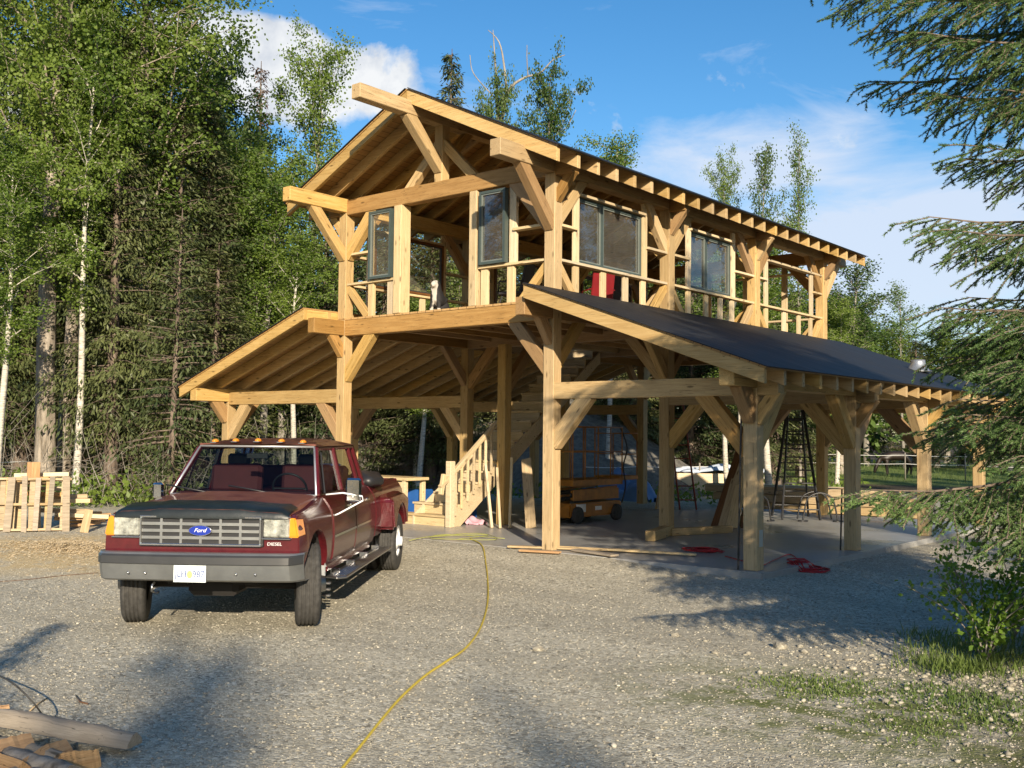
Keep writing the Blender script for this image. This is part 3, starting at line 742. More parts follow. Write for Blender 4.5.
def broadleaf(name, seed, H, Rr, z0=.3, nb=34, nl=15000, mat='leaf_aspen', bk='bark_birch', tr=.13, leaf=.085, narrow=.6, lean=.03, wisp=.20, twin=False):
    q = np.random.RandomState(seed); paths = []; P = []
    bend = q.uniform(-1, 1, 4)*lean
    def ax(z): return np.array([bend[0]*z+.15*math.sin(z*.5+seed)*lean*12, bend[1]*z+.15*math.cos(z*.4)*lean*12, z])
    ts = np.linspace(-.02, 1, 14); paths.append(([ax(H*t) for t in ts], [tr*(1-max(t, 0))**.75+.01 for t in ts]))
    ends = []
    for i in range(nb):
        t = z0+(1-z0)*(i+q.rand())/nb; z = H*t; az = i*2.4+q.uniform(-.4, .4); l = Rr*(math.sin(PI*min(1, (1-t)/(1-z0)*.85+.12))**.7)*q.uniform(.6, 1.15)
        el = narrow+.5*t; d = np.array([math.cos(az)*math.cos(el), math.sin(az)*math.cos(el), math.sin(el)]); o = ax(z); p = [o]; cur = o; dd = d.copy()
        for k in range(5):
            dd = unit(dd+q.normal(0, .16, 3)+np.array([0, 0, .04 if k < 3 else -.12])); cur = cur+dd*l/4.2; p.append(cur)
        r0 = tr*.32*(1-t)+.012; paths.append((p, [r0, r0*.75, r0*.55, r0*.4, r0*.25, .003]))
        for k in range(1, 6):
            for m in range(3):
                sd = unit(dd*.4+q.normal(0, .7, 3)); sl = l*.30*q.uniform(.5, 1.2); e = p[k]+sd*sl; paths.append(([p[k], e], [r0*.25, .003])); ends.append((p[k], e, sl))
    w = np.array([e[2] for e in ends]); w = w/w.sum(); idx = q.choice(len(ends), nl, p=w)
    A = np.array([e[0] for e in ends])[idx]; B = np.array([e[1] for e in ends])[idx]; f = q.rand(nl, 1)**.8
    P = A+(B-A)*f*1.15+q.normal(0, wisp, (nl, 3))*np.array([1, 1, .8])*(.35+.65*q.rand(nl, 1))
    D = q.normal(0, 1, (nl, 3))+np.array([0, 0, -.6]); S = q.normal(0, 1, (nl, 3))
    ln = leaf*q.uniform(.7, 1.35, nl)
    tm = tubes('trunk', paths, 6, cap=False); tm.materials.append(M[bk])
    return tm, cards(P, D, S, ln, ln*.8, 'crown', mat)
PROTO = {}
PROTO['spruce_a'] = conifer('a', 1, 12, 2.3, dens=1.35)
PROTO['spruce_b'] = conifer('b', 2, 12, 2.0, z0=.09, dens=1.35)
PROTO['spruce_c'] = conifer('c', 3, 12, 2.7, z0=.14, tr=.2, dens=1.3)
PROTO['spruce_young'] = conifer('y', 4, 7, 1.7, z0=.05, tr=.09, dead=False, card=.17)
PROTO['spruce_dead'] = conifer('d', 5, 12, 1.0, z0=.35, mat='leaf_dead', dens=.8, dead=False)
PROTO['aspen_a'] = broadleaf('a', 11, 13, 2.1, bk='bark_silver')
PROTO['aspen_b'] = broadleaf('b', 12, 13, 1.7, z0=.2, mat='leaf_aspen', bk='bark_silver')
PROTO['birch'] = broadleaf('c', 13, 14, 1.9, z0=.38, bk='bark_birch', tr=.11, nl=16000)
PROTO['poplar'] = broadleaf('d', 14, 13, 2.6, z0=.28, mat='leaf_dark', bk='bark_grey', nl=18000, leaf=.10)
PROTO['cottonwood'] = broadleaf('e', 15, 19, 4.0, z0=.30, bk='bark_grey', tr=.30, nl=36000, nb=46, leaf=.10, wisp=.28)
PROTO['wispy'] = broadleaf('f', 16, 12, 1.5, z0=.25, nl=5200, bk='bark_silver', tr=.07, leaf=.08, narrow=.9)
PROTO['sparse'] = broadleaf('g', 17, 12, 1.8, z0=.2, nl=8500, mat='leaf_dark', bk='bark_silver', tr=.09)
def tree(kind, u, D, top=None, H=None, label=None, cat='tree', group=None, name=None, sxy=None, rz=None, pos=None):
    tm, cm = PROTO[kind]; base = {'spruce_young': 7, 'aspen_a': 13, 'aspen_b': 13, 'birch': 14, 'poplar': 13, 'cottonwood': 19}.get(kind, 12)
    p = Vector(pos) if pos else spot(u, D); z = gz(p.x, p.y)
    if H is None: H = tall(top, D, u)-z
    s = H/base; sx = sxy if sxy else s**.75
    nm = name or ('spruce_tree' if kind.startswith('spruce') else 'birch_tree' if kind == 'birch' else 'cottonwood_tree' if kind == 'cottonwood' else 'poplar_tree' if kind == 'poplar' else 'aspen_tree')
    e = empty(nm, (p.x, p.y, z-.03), rnd.uniform(0, 6.28) if rz is None else rz, label=label, cat=cat, group=group); e.scale = (sx, sx, s)
    link('trunk', tm, None, e, smooth=False); link('crown', cm, None, e); return e

# the wood left of the building
tree('cottonwood', 46, 29.0, H=20, label='thick grey-barked cottonwood standing just behind the pallets, its trunk the widest', rz=.4)
tree('cottonwood', 66, 30.0, H=18, label='second grey cottonwood trunk, leaning out between the widest trunk and the white birch', rz=2.6, sxy=.8)
tree('birch', 77, 28.2, H=13, label='white-barked birch beside the cottonwoods at the scrap wood pile', rz=1)
tree('birch', 1, 26, H=9, label='slim white birch trunk at the very edge of the wood by the rope', rz=3, sxy=.9)
tree('spruce_c', 113, 29, H=13.5, label='spruce with a bare reddish trunk rising from an earthy root mound', sxy=.95)
tree('spruce_young', 172, 26.5, top=212, label='young pointed spruce in front of the taller trees left of the lean-to')
tree('spruce_a', 214, 29, top=250, label='short bushy spruce close to the eave of the lean-to', sxy=1.15)
tree('spruce_dead', 255, 43, top=58, label='brown dying spruce with a clubbed top standing over the wood', sxy=1.25)
tree('aspen_a', 303, 40, top=58, label='tall airy aspen against the sky just left of the gable', sxy=1.1)
tree('spruce_b', 441, 46, top=44, label='spruce whose pointed tip shows above the ridge of the roof', sxy=1.3)
tree('poplar', 545, 40, top=92, label='broad dark poplar crown rising behind the roof slope', sxy=.72)
tree('poplar', 497, 42, top=100, label='dark poplar behind the ridge beside the dead snag', sxy=.62)
G1 = 'trees of the wood beside the pallets'
for kind, u, D, H, sx in [('spruce_a', 138, 31, 14, 1.0), ('spruce_c', 96, 34, 16, 1.1), ('spruce_b', 196, 33, 13.5, 1.1), ('spruce_a', 30, 35, 15, 1.2), ('spruce_c', -15, 32, 15, 1.1),
                      ('spruce_b', 158, 36, 16, 1.1), ('spruce_c', 120, 40, 18, 1.2), ('spruce_a', 60, 41, 18, 1.2), ('spruce_b', 10, 43, 19, 1.3), ('spruce_a', 128, 33, 14, 1.1), ('spruce_c', 206, 33, 12.5, 1.2), ('spruce_b', 168, 31, 12, 1.2), ('spruce_c', 88, 35, 17, 1.2), ('spruce_c', 22, 33, 14, 1.2), ('spruce_a', 150, 34, 13, 1.1), ('spruce_c', 232, 36, 11, 1.1), ('spruce_a', -60, 36, 16, 1.2), ('spruce_c', -40, 44, 19, 1.3), ('spruce_c', 178, 42, 17, 1.3)]:
    tree(kind, u, D, H=H, sxy=sx, label='dark spruce crowded into the wood behind the pallets', group=G1)
for kind, u, D, top, sx in [('poplar', 190, 37, 62, 1.05), ('poplar', 215, 39, 95, 1.0),  ('aspen_b', 238, 35, 165, 1.1), ('aspen_a', 262, 34, 185, 1.1), ('aspen_b', 285, 36, 175, 1.2),
                      ('poplar', 250, 41, 150, 1.1), ('poplar', 225, 34, 200, .9), ('poplar', -30, 31, -60, 1.0)]:
    tree(kind, u, D, top=top, sxy=sx, label='leafy aspen or poplar among the spruces left of the building', group='leafy trees of the wood left of the building')
G2 = 'trees directly behind the building'
for kind, u, D, top, sx in [('spruce_a', 325, 36, 200, 1.1), ('spruce_c', 345, 40, 180, 1.2), ('spruce_b', 378, 38, 220, 1.2), ('spruce_a', 410, 40, 200, 1.2), ('spruce_c', 432, 36, 215, 1.2), ('aspen_a', 455, 39, 200, 1.1), ('spruce_b', 478, 41, 190, 1.3),
                      ('spruce_a', 505, 37, 205, 1.1), ('spruce_c', 535, 40, 195, 1.2), ('poplar', 585, 38, 215, 1.1), ('spruce_c', 608, 42, 205, 1.2), ('spruce_b', 632, 37, 225, 1.2), ('aspen_b', 655, 40, 220, 1.1), ('spruce_a', 690, 38, 240, 1.1),
                      ('spruce_b', 715, 41, 245, 1.2), ('spruce_a', 745, 38, 250, 1.1), ('spruce_c', 775, 42, 250, 1.2), ('spruce_a', 395, 46, 190, 1.4), ('spruce_c', 560, 47, 200, 1.4), ('spruce_a', 640, 48, 210, 1.4), ('poplar', 700, 47, 235, 1.4)]:
    tree(kind, u, D, top=top, sxy=sx, label='tree of the wood seen through and behind the open timber frame', group=G2)
# pale slim trunks seen between the posts
for u, D, t, s, r_, lb in [(607, 34, 150, .9, 1.1, 'birch with a sunlit pale trunk seen over the orange lift'), (728, 33, 260, .8, 4.0, 'slim leaning white birch trunk between the two ladders'),
                       (738, 36, 280, .8, .5, 'slim upright pale birch trunk just beside the leaning boards'), (421, 33, 300, .9, 2.2, 'pale trunk behind the stair foot'),
                       (418, 36, 300, .8, 2.9, 'thin trunk close behind the pale trunk at the stairs'), (293, 33, 250, .9, .2, 'crooked pale trunk under the lean-to roof edge'),
                       (768, 31, 230, 1.0, 5, 'silvery trunk behind the tall stepladder'), (838, 38, 300, .8, 2, 'thin pale trunk at the gap beyond the beam stacks')]:
    tree('birch', u, D, top=t, sxy=s, rz=r_, label=lb, name='birch_tree')
# above and beyond the lean-to roof
for kind, u, D, top, sx, lb in [('aspen_a', 729, 44, 166, .55, 'narrow aspen top over the far end of the roof, furthest from the eave corner'), ('sparse', 762, 42, 150, .75, 'dark sparse aspen top between its two neighbours over the roof'),
                           ('wispy', 799, 43, 143, .85, 'wispy light birch-like tree swept to one side above the roof'), ('sparse', 852, 42, 262, 1.25, 'open leafy tree right beside the end wall of the upper storey'),
                           ('wispy', 903, 64, 288, 1.3, 'thin tree with a bare stem poking above the far treeline')]:
    tree(kind, u, D, top=top, sxy=sx, label=lb)
G3 = 'treeline beyond the paddock side'
for i, (kind, u, D, top, sx) in enumerate([('aspen_b', 868, 66, 318, 1.6), ('aspen_a', 890, 68, 326, 1.7), ('spruce_a', 915, 66, 330, 1.5), ('aspen_b', 935, 67, 325, 1.8), ('aspen_a', 960, 68, 330, 1.9), ('spruce_b', 985, 66, 328, 1.7),
                      ('aspen_b', 1010, 62, 330, 1.7), ('aspen_a', 1040, 60, 325, 1.7), ('poplar', 820, 46, 300, 1.2), ('spruce_a', 800, 50, 280, 1.4), ('poplar', 840, 54, 300, 1.5), ('spruce_c', 865, 75, 345, 1.6),
                      ('aspen_a', 905, 82, 345, 2.0), ('aspen_b', 945, 84, 342, 2.1), ('aspen_a', 980, 82, 340, 2.2), ('poplar', 1015, 80, 335, 2.1), ('aspen_a', 1060, 80, 330, 2.3), ('aspen_b', 925, 70, 350, 1.6), ('spruce_a', 1000, 72, 345, 1.6)]):
    tree(kind, u, D, top=top, sxy=sx, label='sunlit tree of the treeline behind the horse paddock', group=G3)
# unseen trees added beside the yard, to reflect in the upper windows
for k, (x, y, kind, H) in enumerate([(14, 22, 'spruce_a', 13), (18, 28, 'poplar', 14), (12, 30, 'spruce_c', 14), (22, 24, 'spruce_a', 13), (17, 19, 'aspen_a', 12), (24, 33, 'spruce_c', 15), (15, 36, 'poplar', 15), (-30, -35, 'spruce_a', 16), (-36, -30, 'poplar', 16), (-26, -40, 'spruce_c', 17)]):
    tree(kind, 0, 0, H=H, pos=(x, y, 0), sxy=1.1, label='unseen tree added across the yard to reflect in the upper windows', group='unseen trees added for the window reflections')
for k, (x, y, kind, H) in enumerate([(19, 7, 'spruce_c', 12), (23, 3, 'spruce_a', 13), (27, 9, 'poplar', 13), (22, 12, 'spruce_b', 13), (28, 1, 'spruce_c', 13), (33, -3, 'spruce_a', 13), (31, 5, 'spruce_c', 14), (38, -8, 'poplar', 13), (36, 2, 'spruce_a', 14), (17, 13, 'poplar', 11), (43, -12, 'spruce_c', 14), (27, 17, 'spruce_a', 14),
                       (-14, -24, 'spruce_c', 13), (-19, -21, 'spruce_a', 13), (-24, -18, 'poplar', 13), (-29, -14, 'spruce_c', 13), (-20, -28, 'spruce_c', 14), (-9, -30, 'spruce_a', 12), (-3, -35, 'poplar', 13), (3, -40, 'spruce_c', 14), (-27, -24, 'spruce_a', 15), (-12, -36, 'spruce_c', 15)]):
    tree(kind, 0, 0, H=H, pos=(x, y, 0), sxy=1.25, label='unseen tree of the wood around the yard, added to block low sky light', group='unseen trees added around the yard')  # unseen wood, added to keep low sky light out of the barn
# far wood: one mass nobody could count
q = np.random.RandomState(77); P = []; D = []; S = []; LN = []; WD = []
for k in range(150):
    u = q.uniform(-150, 870); Dd = q.uniform(48, 66) if u < 760 else q.uniform(60, 90); p = spot(u, Dd); g = gz(p.x, p.y)
    H = (q.uniform(12, 17) if u < 260 else q.uniform(9, 12)); r = q.uniform(1.6, 2.6); m = 420
    t = q.rand(m)**.8; z = H*(.04+.96*t); rr = r*(1-t)**.8*np.sqrt(q.rand(m))+.05; az = q.uniform(0, 2*PI, m)
    P.append(np.stack([p.x+rr*np.cos(az), p.y+rr*np.sin(az), g+z], -1)); D.append(np.stack([np.cos(az), np.sin(az), -.5+q.normal(0, .3, m)], -1)); S.append(q.normal(0, 1, (m, 3))); LN.append(q.uniform(.35, .75, m)); WD.append(q.uniform(.2, .4, m))
me = cards(np.concatenate(P), np.concatenate(D), np.concatenate(S), np.concatenate(LN), np.concatenate(WD), 'forest', 'leaf_dark')
tag(link('forest', me), label='dense dark wood closing the view behind the nearer trees', cat='woodland', kind='stuff')
# undergrowth: twigs, saplings and fallen sticks at the wood's edge
P = []; D = []; S = []; LN = []; WD = []; paths = []
for k in range(700):
    u = q.uniform(-60, 340) if k < 560 else q.uniform(340, 860); Dd = q.uniform(25.5, 34) if u < 340 else q.uniform(29, 40)
    p = spot(u, Dd); g = gz(p.x, p.y); p = np.array([p.x, p.y, g])
    if q.rand() < .34 and u < 340:
        e = p+np.array([q.normal(0, .5), q.normal(0, .5), q.uniform(.5, 2.4)]); m_ = (p+e)/2+q.normal(0, .15, 3); paths.append(([p, m_, e], [.012, .008, .004]))
        for j in range(4): a_ = m_+q.normal(0, .2, 3); paths.append(([a_, a_+q.normal(0, .4, 3)], [.005, .003]))
    else:
        m = 26; h = q.uniform(.2, .9 if u < 340 else .6); P.append(p+np.stack([q.normal(0, .35, m), q.normal(0, .35, m), q.rand(m)*h], -1)); D.append(q.normal(0, 1, (m, 3))+[0, 0, .6]); S.append(q.normal(0, 1, (m, 3))); LN.append(q.uniform(.08, .2, m)); WD.append(q.uniform(.05, .12, m))
tag(link('undergrowth', cards(np.concatenate(P), np.concatenate(D), np.concatenate(S), np.concatenate(LN), np.concatenate(WD), 'undergrowth', 'leaf_aspen')), label='low green undergrowth along the foot of the wood', cat='undergrowth', kind='stuff')
tag(link('dead_brush', tubes('dead_brush', paths, 4, cap=False), 'bark_silver'), label='tangle of bare dead twigs between the tree trunks', cat='brush', kind='stuff')

# dead snag with bleached forked limbs above the roof
p = spot(500, 43); g = gz(p.x, p.y); s = 43/F
def sp(u, v): z = tall(v, 43, u); r = ray(u, v); t = 43/F; return CAM+r*t
e = empty('dead_tree', (p.x, p.y, g), label='bleached leafless snag with a long forked limb above the roof', cat='dead tree')
pts = [[(498, 140), (497, 90), (495, 60), (493, 30)], [(500, 130), (506, 95), (504, 65), (499, 42), (488, 30)], [(500, 130), (508, 92), (524, 78), (540, 73), (553, 60), (565, 55)], [(528, 76), (527, 60), (527, 45)], [(497, 100), (480, 82), (472, 70), (470, 55)], [(549, 110), (563, 130), (576, 110)]]
base = Vector((p.x, p.y, g)); pa = []
pa.append(([Vector((0, 0, 0)), sp(500, 300)-base, sp(498, 140)-base], [.22, .17, .10]))
for k, l in enumerate(pts): pa.append((smoothpath([sp(*a)-base for a in l], 4), np.linspace(.075 if k < 3 else .03, .015, (len(l)-1)*4+1)))
link('trunk', tubes('trunk', pa, 6), 'bark_silver', e, smooth=True)
# cottonwood bough reaching out at the top of the picture is part of a further cottonwood
tree('cottonwood', 150, 31, H=17.5, sxy=1.15, rz=5.1, label='leafy cottonwood whose long bough reaches out over the wood toward the cloud')

# ------------------------------------------------------------------ the near spruce beside the camera, with needles
def near_spruce(pos, H, Rr, seed=21, nneed=90):
    q = np.random.RandomState(seed); e = empty('spruce_tree', pos, 0, label='large near spruce with drooping needled boughs hanging into view at the side of the yard', cat='tree')
    paths = [([(0, 0, H*t) for t in np.linspace(-.02, 1, 12)], [.17*(1-t)+.015 for t in np.linspace(0, 1, 12)])]
    TA = []; TB = []
    toview = math.atan2(-_rt.y, -_rt.x)                       # direction from trunk toward the yard
    boughs = []; z = .8
    while z < H*.97:
        for b in range(7):
            az = q.uniform(0, 2*PI)
            if math.cos(az-toview) > .55 and z < 5.6: continue
            boughs.append((z+q.uniform(-.12, .12), az, Rr*(1-z/H)**.55*q.uniform(.72, 1.12)))
        z += .27*q.uniform(.8, 1.2)
    for z, rl, off in ((5.6, 3.85, 0), (5.45, 3.55, 8), (5.2, 3.5, -6), (4.95, 3.45, 4), (4.75, 3.1, -18), (4.6, 3.1, 8), (4.35, 2.9, -4), (4.2, 2.55, 14), (5.5, 3.2, 24), (5.0, 3.0, -26), (4.0, 2.5, -8), (3.9, 2.7, 6), (3.5, 2.9, -4), (3.35, 2.95, 10),
                       (3.0, 2.7, -12), (2.9, 3.0, 4), (2.6, 2.85, -6), (2.5, 3.1, 12), (2.3, 2.8, -16), (2.2, 3.0, 2), (1.80, 3.50, -2), (1.9, 2.7, 16), (1.75, 3.05, 6), (1.6, 2.8, -10), (1.5, 2.9, 10), (2.7, 2.9, 24), (2.1, 2.9, -26), (2.75, 2.75, -2), (2.45, 2.8, 6), (2.15, 2.85, -8), (1.95, 2.9, 8), (2.85, 2.7, 16)):
        boughs.append((z, toview+R(off), rl-(.28 if z < 3.2 and rl < 3.5 else .10)))
    for z, az, rl in boughs:
            t = z/H; facing = math.cos(az-toview); d = np.array([math.cos(az), math.sin(az), 0]); side = np.array([-d[1], d[0], 0]); o = np.array([0, 0, z])
            dr = .34*(1-t*.6); cur = q.normal(0, .12)
            def bp(s): return o+d*rl*s+side*cur*s*s*rl+np.array([0, 0, rl*(.16*s-dr*1.35*s**1.7+.16*s**4)])
            ss = np.linspace(0, 1, 9); paths.append(([bp(s) for s in ss], [.028*(1-s)*(1-t*.5)+.004 for s in ss]))
            dens = 1.0 if facing > -.1 else .35
            ns = max(5, int(rl*12.5*dens))
            for s in np.linspace(.10, 1, ns):
                p = bp(s); tang = unit(bp(min(1, s+.04))-bp(max(0, s-.04)))
                for sg in ((-1, 1) if s < .98 else (0,)):
                    tl = (.34*rl*(1-s)**.8+.22)*q.uniform(.65, 1.25); td = unit(tang*(.75 if sg else 1)+side*sg*.8+np.array([0, 0, -.30*q.rand()-.12])); m = max(2, int(tl/.12)); pp = p; dd = td.copy(); pl = [p]
                    for c in range(m):
                        st_ = tl/m; dd = unit(dd+np.array([0, 0, -.10])+q.normal(0, .09, 3)); nx_ = pp+dd*st_; TA.append(pp); TB.append(nx_); pl.append(nx_)
                        if c < m-1 or m < 3:
                            for s2 in (-1, 1):
                                if q.rand() < .85: sd = unit(dd*.7+np.cross(dd, [0, 0, 1])*s2*.75+np.array([0, 0, -.25])+q.normal(0, .15, 3)); sl_ = (.07+.16*tl*(1-c/m))*q.uniform(.7, 1.3); TA.append(nx_); TB.append(nx_+sd*sl_)
                        pp = nx_
                    paths.append((pl, [.0045]*len(pl)))
    A = np.array(TA); B = np.array(TB); k = len(A); d = B-A; ln = np.linalg.norm(d, axis=1); cnt = np.clip((ln/.12*nneed).astype(int), 8, 60)
    idx = np.repeat(np.arange(k), cnt); n_ = len(idx); f = q.rand(n_, 1); base = A[idx]+d[idx]*f; dn = unit(d[idx])
    rad = unit(np.cross(dn, q.normal(0, 1, (n_, 3)))); rad[:, 2] = np.where(rad[:, 2] < -.2, rad[:, 2]*.5, rad[:, 2]); nd = unit(dn*.75+rad*.8); L_ = q.uniform(.018, .028, n_)[:, None]; wv = unit(np.cross(nd, q.normal(0, 1, (n_, 3))))*.0031
    Vv = np.stack([base-wv, base+wv, base+nd*L_], 1).reshape(-1, 3); T = np.arange(n_*3).reshape(-1, 3)
    me = meshdata('crown', Vv, None, T); me.materials.append(M['leaf_near']); link('crown', me, None, e)
    tw = [([A[i], B[i]], [.0016, .001]) for i in range(k)]
    link('trunk', tubes('trunk', paths, 6, cap=False), 'bark_spruce', e); link('twigs', tubes('twigs', tw, 3, cap=False), 'bark_spruce', e)
    print('near needles', n_, 'twigs', k); return e
NS = (9.6, -3.5, gz(9.6, -3.5))
near_spruce(NS, 9.5, 3.45)
# trees behind the photographer whose tips shade the yard
tree('spruce_young', 0, 0, H=2.35, pos=(4.75, -11.75, 0), sxy=.42, label='knee-deep young spruce beside the split wood, casting a pointed shadow')
tree('poplar', 0, 0, H=11.55, pos=(29.6, -30.9, 0), sxy=.6, label='poplar behind the photographer shading the open gravel')
tree('wispy', 0, 0, H=10.3, pos=(29.6, -28.0, 0), sxy=1.0, label='thinner poplar behind the photographer nearer the spruce side')
tree('spruce_c', 0, 0, H=7.6, pos=(13.0, -5.4, 0), sxy=.8, name='spruce_tree', label='bushy spruce just behind the large near spruce, out beside the yard')
tree('spruce_a', 0, 0, H=8.2, pos=(14.6, -2.2, 0), sxy=.9, name='spruce_tree', label='spruce standing further along the yard edge past the large near spruce')
tree('spruce_b', 0, 0, H=7.8, pos=(11.8, -3.4, 0), sxy=.9, name='spruce_tree', label='narrow spruce crowding the far side of the large near spruce')

# leafy bush and verge plants by the spruce
def bush(x, y, r, h, nst, nl, lab, leaf=.05, seed=1, mat='leaf_bush', name='bush'):
    q = np.random.RandomState(seed); paths = []; P = []; D = []; S = []
    for k in range(nst):
        az = q.uniform(0, 2*PI); l = r*q.uniform(.4, 1); e = np.array([math.cos(az)*l, math.sin(az)*l, h*q.uniform(.5, 1)]); m_ = e*np.array([.35, .35, .6]); ps = smoothpath([(0, 0, 0), tuple(m_), tuple(e)], 4); paths.append((ps, [.008]*3+[.006]*3+[.004]*3))
        for j in range(nl//nst):
            f = q.uniform(.25, 1.05); i = min(len(ps)-2, int(f*8)); pt = np.array(ps[i])+(np.array(ps[i+1])-np.array(ps[i]))*q.rand(); P.append(pt+q.normal(0, .06, 3)); D.append(q.normal(0, 1, 3)+[0, 0, .1]); S.append(q.normal(0, 1, 3))
    ln = leaf*q.uniform(.6, 1.4, len(P)); e = empty(name, (x, y, gz(x, y)), label=lab, cat='bush'); link('crown', cards(P, D, S, ln, ln*.72, 'crown', mat), None, e); link('stem', tubes('stem', paths, 5, cap=False), 'bark_silver', e)
b1 = at(985, 668); bush(b1.x, b1.y, .75, .95, 16, 1300, 'leafy green bush on the verge under the spruce boughs', seed=3, leaf=.05)
b1 = at(1015, 640); bush(b1.x, b1.y, .5, .8, 10, 600, 'taller willow shoots at the picture edge behind the leafy bush', seed=4, leaf=.045)
b1 = at(960, 600); bush(b1.x, b1.y, .5, .75, 8, 300, 'sparse arching shoot of small leaves in the spruce shadow', seed=6, leaf=.05)
def grass(name, sampler, k, h, lab, mat='blade', seed=2):
    q = np.random.RandomState(seed); P2 = sampler(k, q); k = len(P2); z = gzv(P2[:, 0], P2[:, 1]); P = np.stack([P2[:, 0], P2[:, 1], z-.005], -1)
    D = np.stack([q.normal(0, .38, k), q.normal(0, .38, k), np.ones(k)], -1); S = q.normal(0, 1, (k, 3)); ln = h*q.uniform(.35, 1.2, k)
    tag(link(name, cards(P, D, S, ln, np.full(k, .007)+q.rand(k)*.006, name, mat)), label=lab, cat='grass', kind='stuff')
def patches(u0, u1, v0, v1, nclump, spread):
    def f(k, q):
        out = []
        for c in range(nclump):
            p = at(q.uniform(u0, u1), q.uniform(v0, v1)); m = k//nclump; out.append(np.stack([p.x+q.normal(0, spread, m), p.y+q.normal(0, spread, m)], -1))
        return np.concatenate(out)
    return f
grass('grass', patches(770, 880, 682, 700, 22, .16), 1200, .04, 'short green grass patch in the gravel nearer the open yard')
grass('grass', patches(890, 1040, 690, 738, 34, .18), 2300, .045, 'short green grass of the verge at the corner of the yard', seed=5)
grass('grass', patches(925, 1030, 640, 680, 18, .16), 1900, .14, 'taller grass stems around the foot of the leafy bush', seed=6)
grass('meadow_grass', lambda k, q: np.stack([q.uniform(-26, 4, k), q.uniform(32, 55, k)], -1), 9000, .4, 'bright meadow grass of the horse paddock', seed=7)
# ------------------------------------------------------------------ pickup truck. local axes: x forward from front axle, y to the driver's side, z up from ground
TX, TY = .788, -6.417; TH = -.923
tk = empty('pickup_truck', (TX, TY, gz(TX, TY)+.004), TH, label='old maroon pickup truck with black hood cover parked in front of the barn', cat='truck')
HW = .955
def fz(z):
    if z < .62: return -.05*(.62-z)/.2
    if z > 1.02: return -.16*((z-1.02)/.25)**1.6
    return .012*math.sin((z-.62)/.4*PI)
def fx(a): return -.05*max(0, (a-.30)/.40)**2
def bend(co):
    y = co.y; s = 1 if y > 0 else -1; k = min(1, abs(y)/HW)
    co = Vector(co); co.y = y+s*k*(fz(co.z)+fx(co.x)); return co
def arch(cx, cz, r, a0, a1, n=12): return [(cx+r*math.cos(R(a)), cz+r*math.sin(R(a))) for a in np.linspace(a0, a1, n)]
def shell(name, pts, y0, y1, mat, parent, bev=.015, cuts=(.6, .7, .8, .9, 1.0, 1.08, 1.15, 1.2), seg=2, xc=(.3, .42, .54), smooth=True):
    bm = bmesh.new(); lo = [bm.verts.new((a, y0, z)) for a, z in pts]; hi = [bm.verts.new((a, y1, z)) for a, z in pts]
    bm.faces.new(lo); bm.faces.new(hi[::-1]); k = len(pts)
    for i in range(k): bm.faces.new((lo[i], hi[i], hi[(i+1) % k], lo[(i+1) % k]))
    bmesh.ops.recalc_face_normals(bm, faces=bm.faces)
    if bev: bmesh.ops.bevel(bm, geom=[e for e in bm.edges if e.calc_face_angle(0) > R(30)], offset=bev, segments=seg, affect='EDGES', clamp_overlap=True)
    bmesh.ops.triangulate(bm, faces=[f for f in bm.faces if len(f.verts) > 4])
    for z in cuts: bmesh.ops.bisect_plane(bm, geom=bm.verts[:]+bm.edges[:]+bm.faces[:], plane_co=(0, 0, z), plane_no=(0, 0, 1))
    for x in xc: bmesh.ops.bisect_plane(bm, geom=bm.verts[:]+bm.edges[:]+bm.faces[:], plane_co=(x, 0, 0), plane_no=(1, 0, 0))
    for v in bm.verts: v.co = bend(v.co)
    o = link(name, from_bm(name, bm), mat, parent)
    if smooth:
        o.data.polygons.foreach_set('use_smooth', [True]*len(o.data.polygons)); o.data.set_sharp_from_angle(angle=R(35))
    return o
# front clip, cowl and cab floor in one shell; ends at the back of the cab
prof = [(.60, .66), (.625, .80), (.625, 1.10), (.56, 1.135), (.1, 1.165), (-.64, 1.235), (-3.20, 1.245), (-3.24, 1.20), (-3.24, .50), (-.56, .50)]+arch(0, .44, .50, 172, 12)[0:]+[(.50, .56)]
body = shell('body', prof, -HW, HW, 'paint', tk, .03)
# bed: side walls, tailgate, floor
bp_ = [(-3.27, 1.235), (-5.58, 1.235), (-5.60, 1.19), (-5.60, .58)]+arch(-4.27, .44, .50, 170, 10)[::-1][::-1]
bp_ = [(-3.27, 1.235), (-3.27, .55)]+arch(-4.27, .44, .50, 12, 170)+[(-5.60, .58), (-5.60, 1.235)]
bed = shell('cargo_bed', bp_, HW-.09, HW, 'paint', tk, .02, xc=()); b2 = shell('side_wall', bp_, -HW, -HW+.09, 'paint', bed, .02, xc=())
box('tailgate', (-5.57, 0, .93), (.07, 1.72, .60), 'paint', bed, bev=.015); box('headboard', (-3.30, 0, .93), (.06, 1.70, .58), 'paint', bed, bev=.012); box('bed_floor', (-4.44, 0, .70), (2.25, 1.74, .05), 'liner', bed)
# flared rear wings over the double wheels
for s in (1, -1):
    fl = [(-3.60, 1.02), (-3.66, .62)]+arch(-4.27, .44, .475, 20, 160)+[(-4.86, .60), (-4.90, .98), (-4.84, 1.08), (-3.70, 1.08)]
    bm = bmesh.new(); y0, y1 = HW-.04, HW+.20
    o = prism('rear_wing', fl, s*y0, s*y1, 'paint', tk, bev=.035, seg=3, smooth=True); o.data.set_sharp_from_angle(angle=R(40))
    for v in o.data.vertices:
        k = max(0, (v.co.z-.95)/.14); v.co.y -= s*min(.12, .13*k*k)
    box('marker_lamp', (-3.64, s*(HW+.11), .99), (.02, .06, .025), 'amber', o)
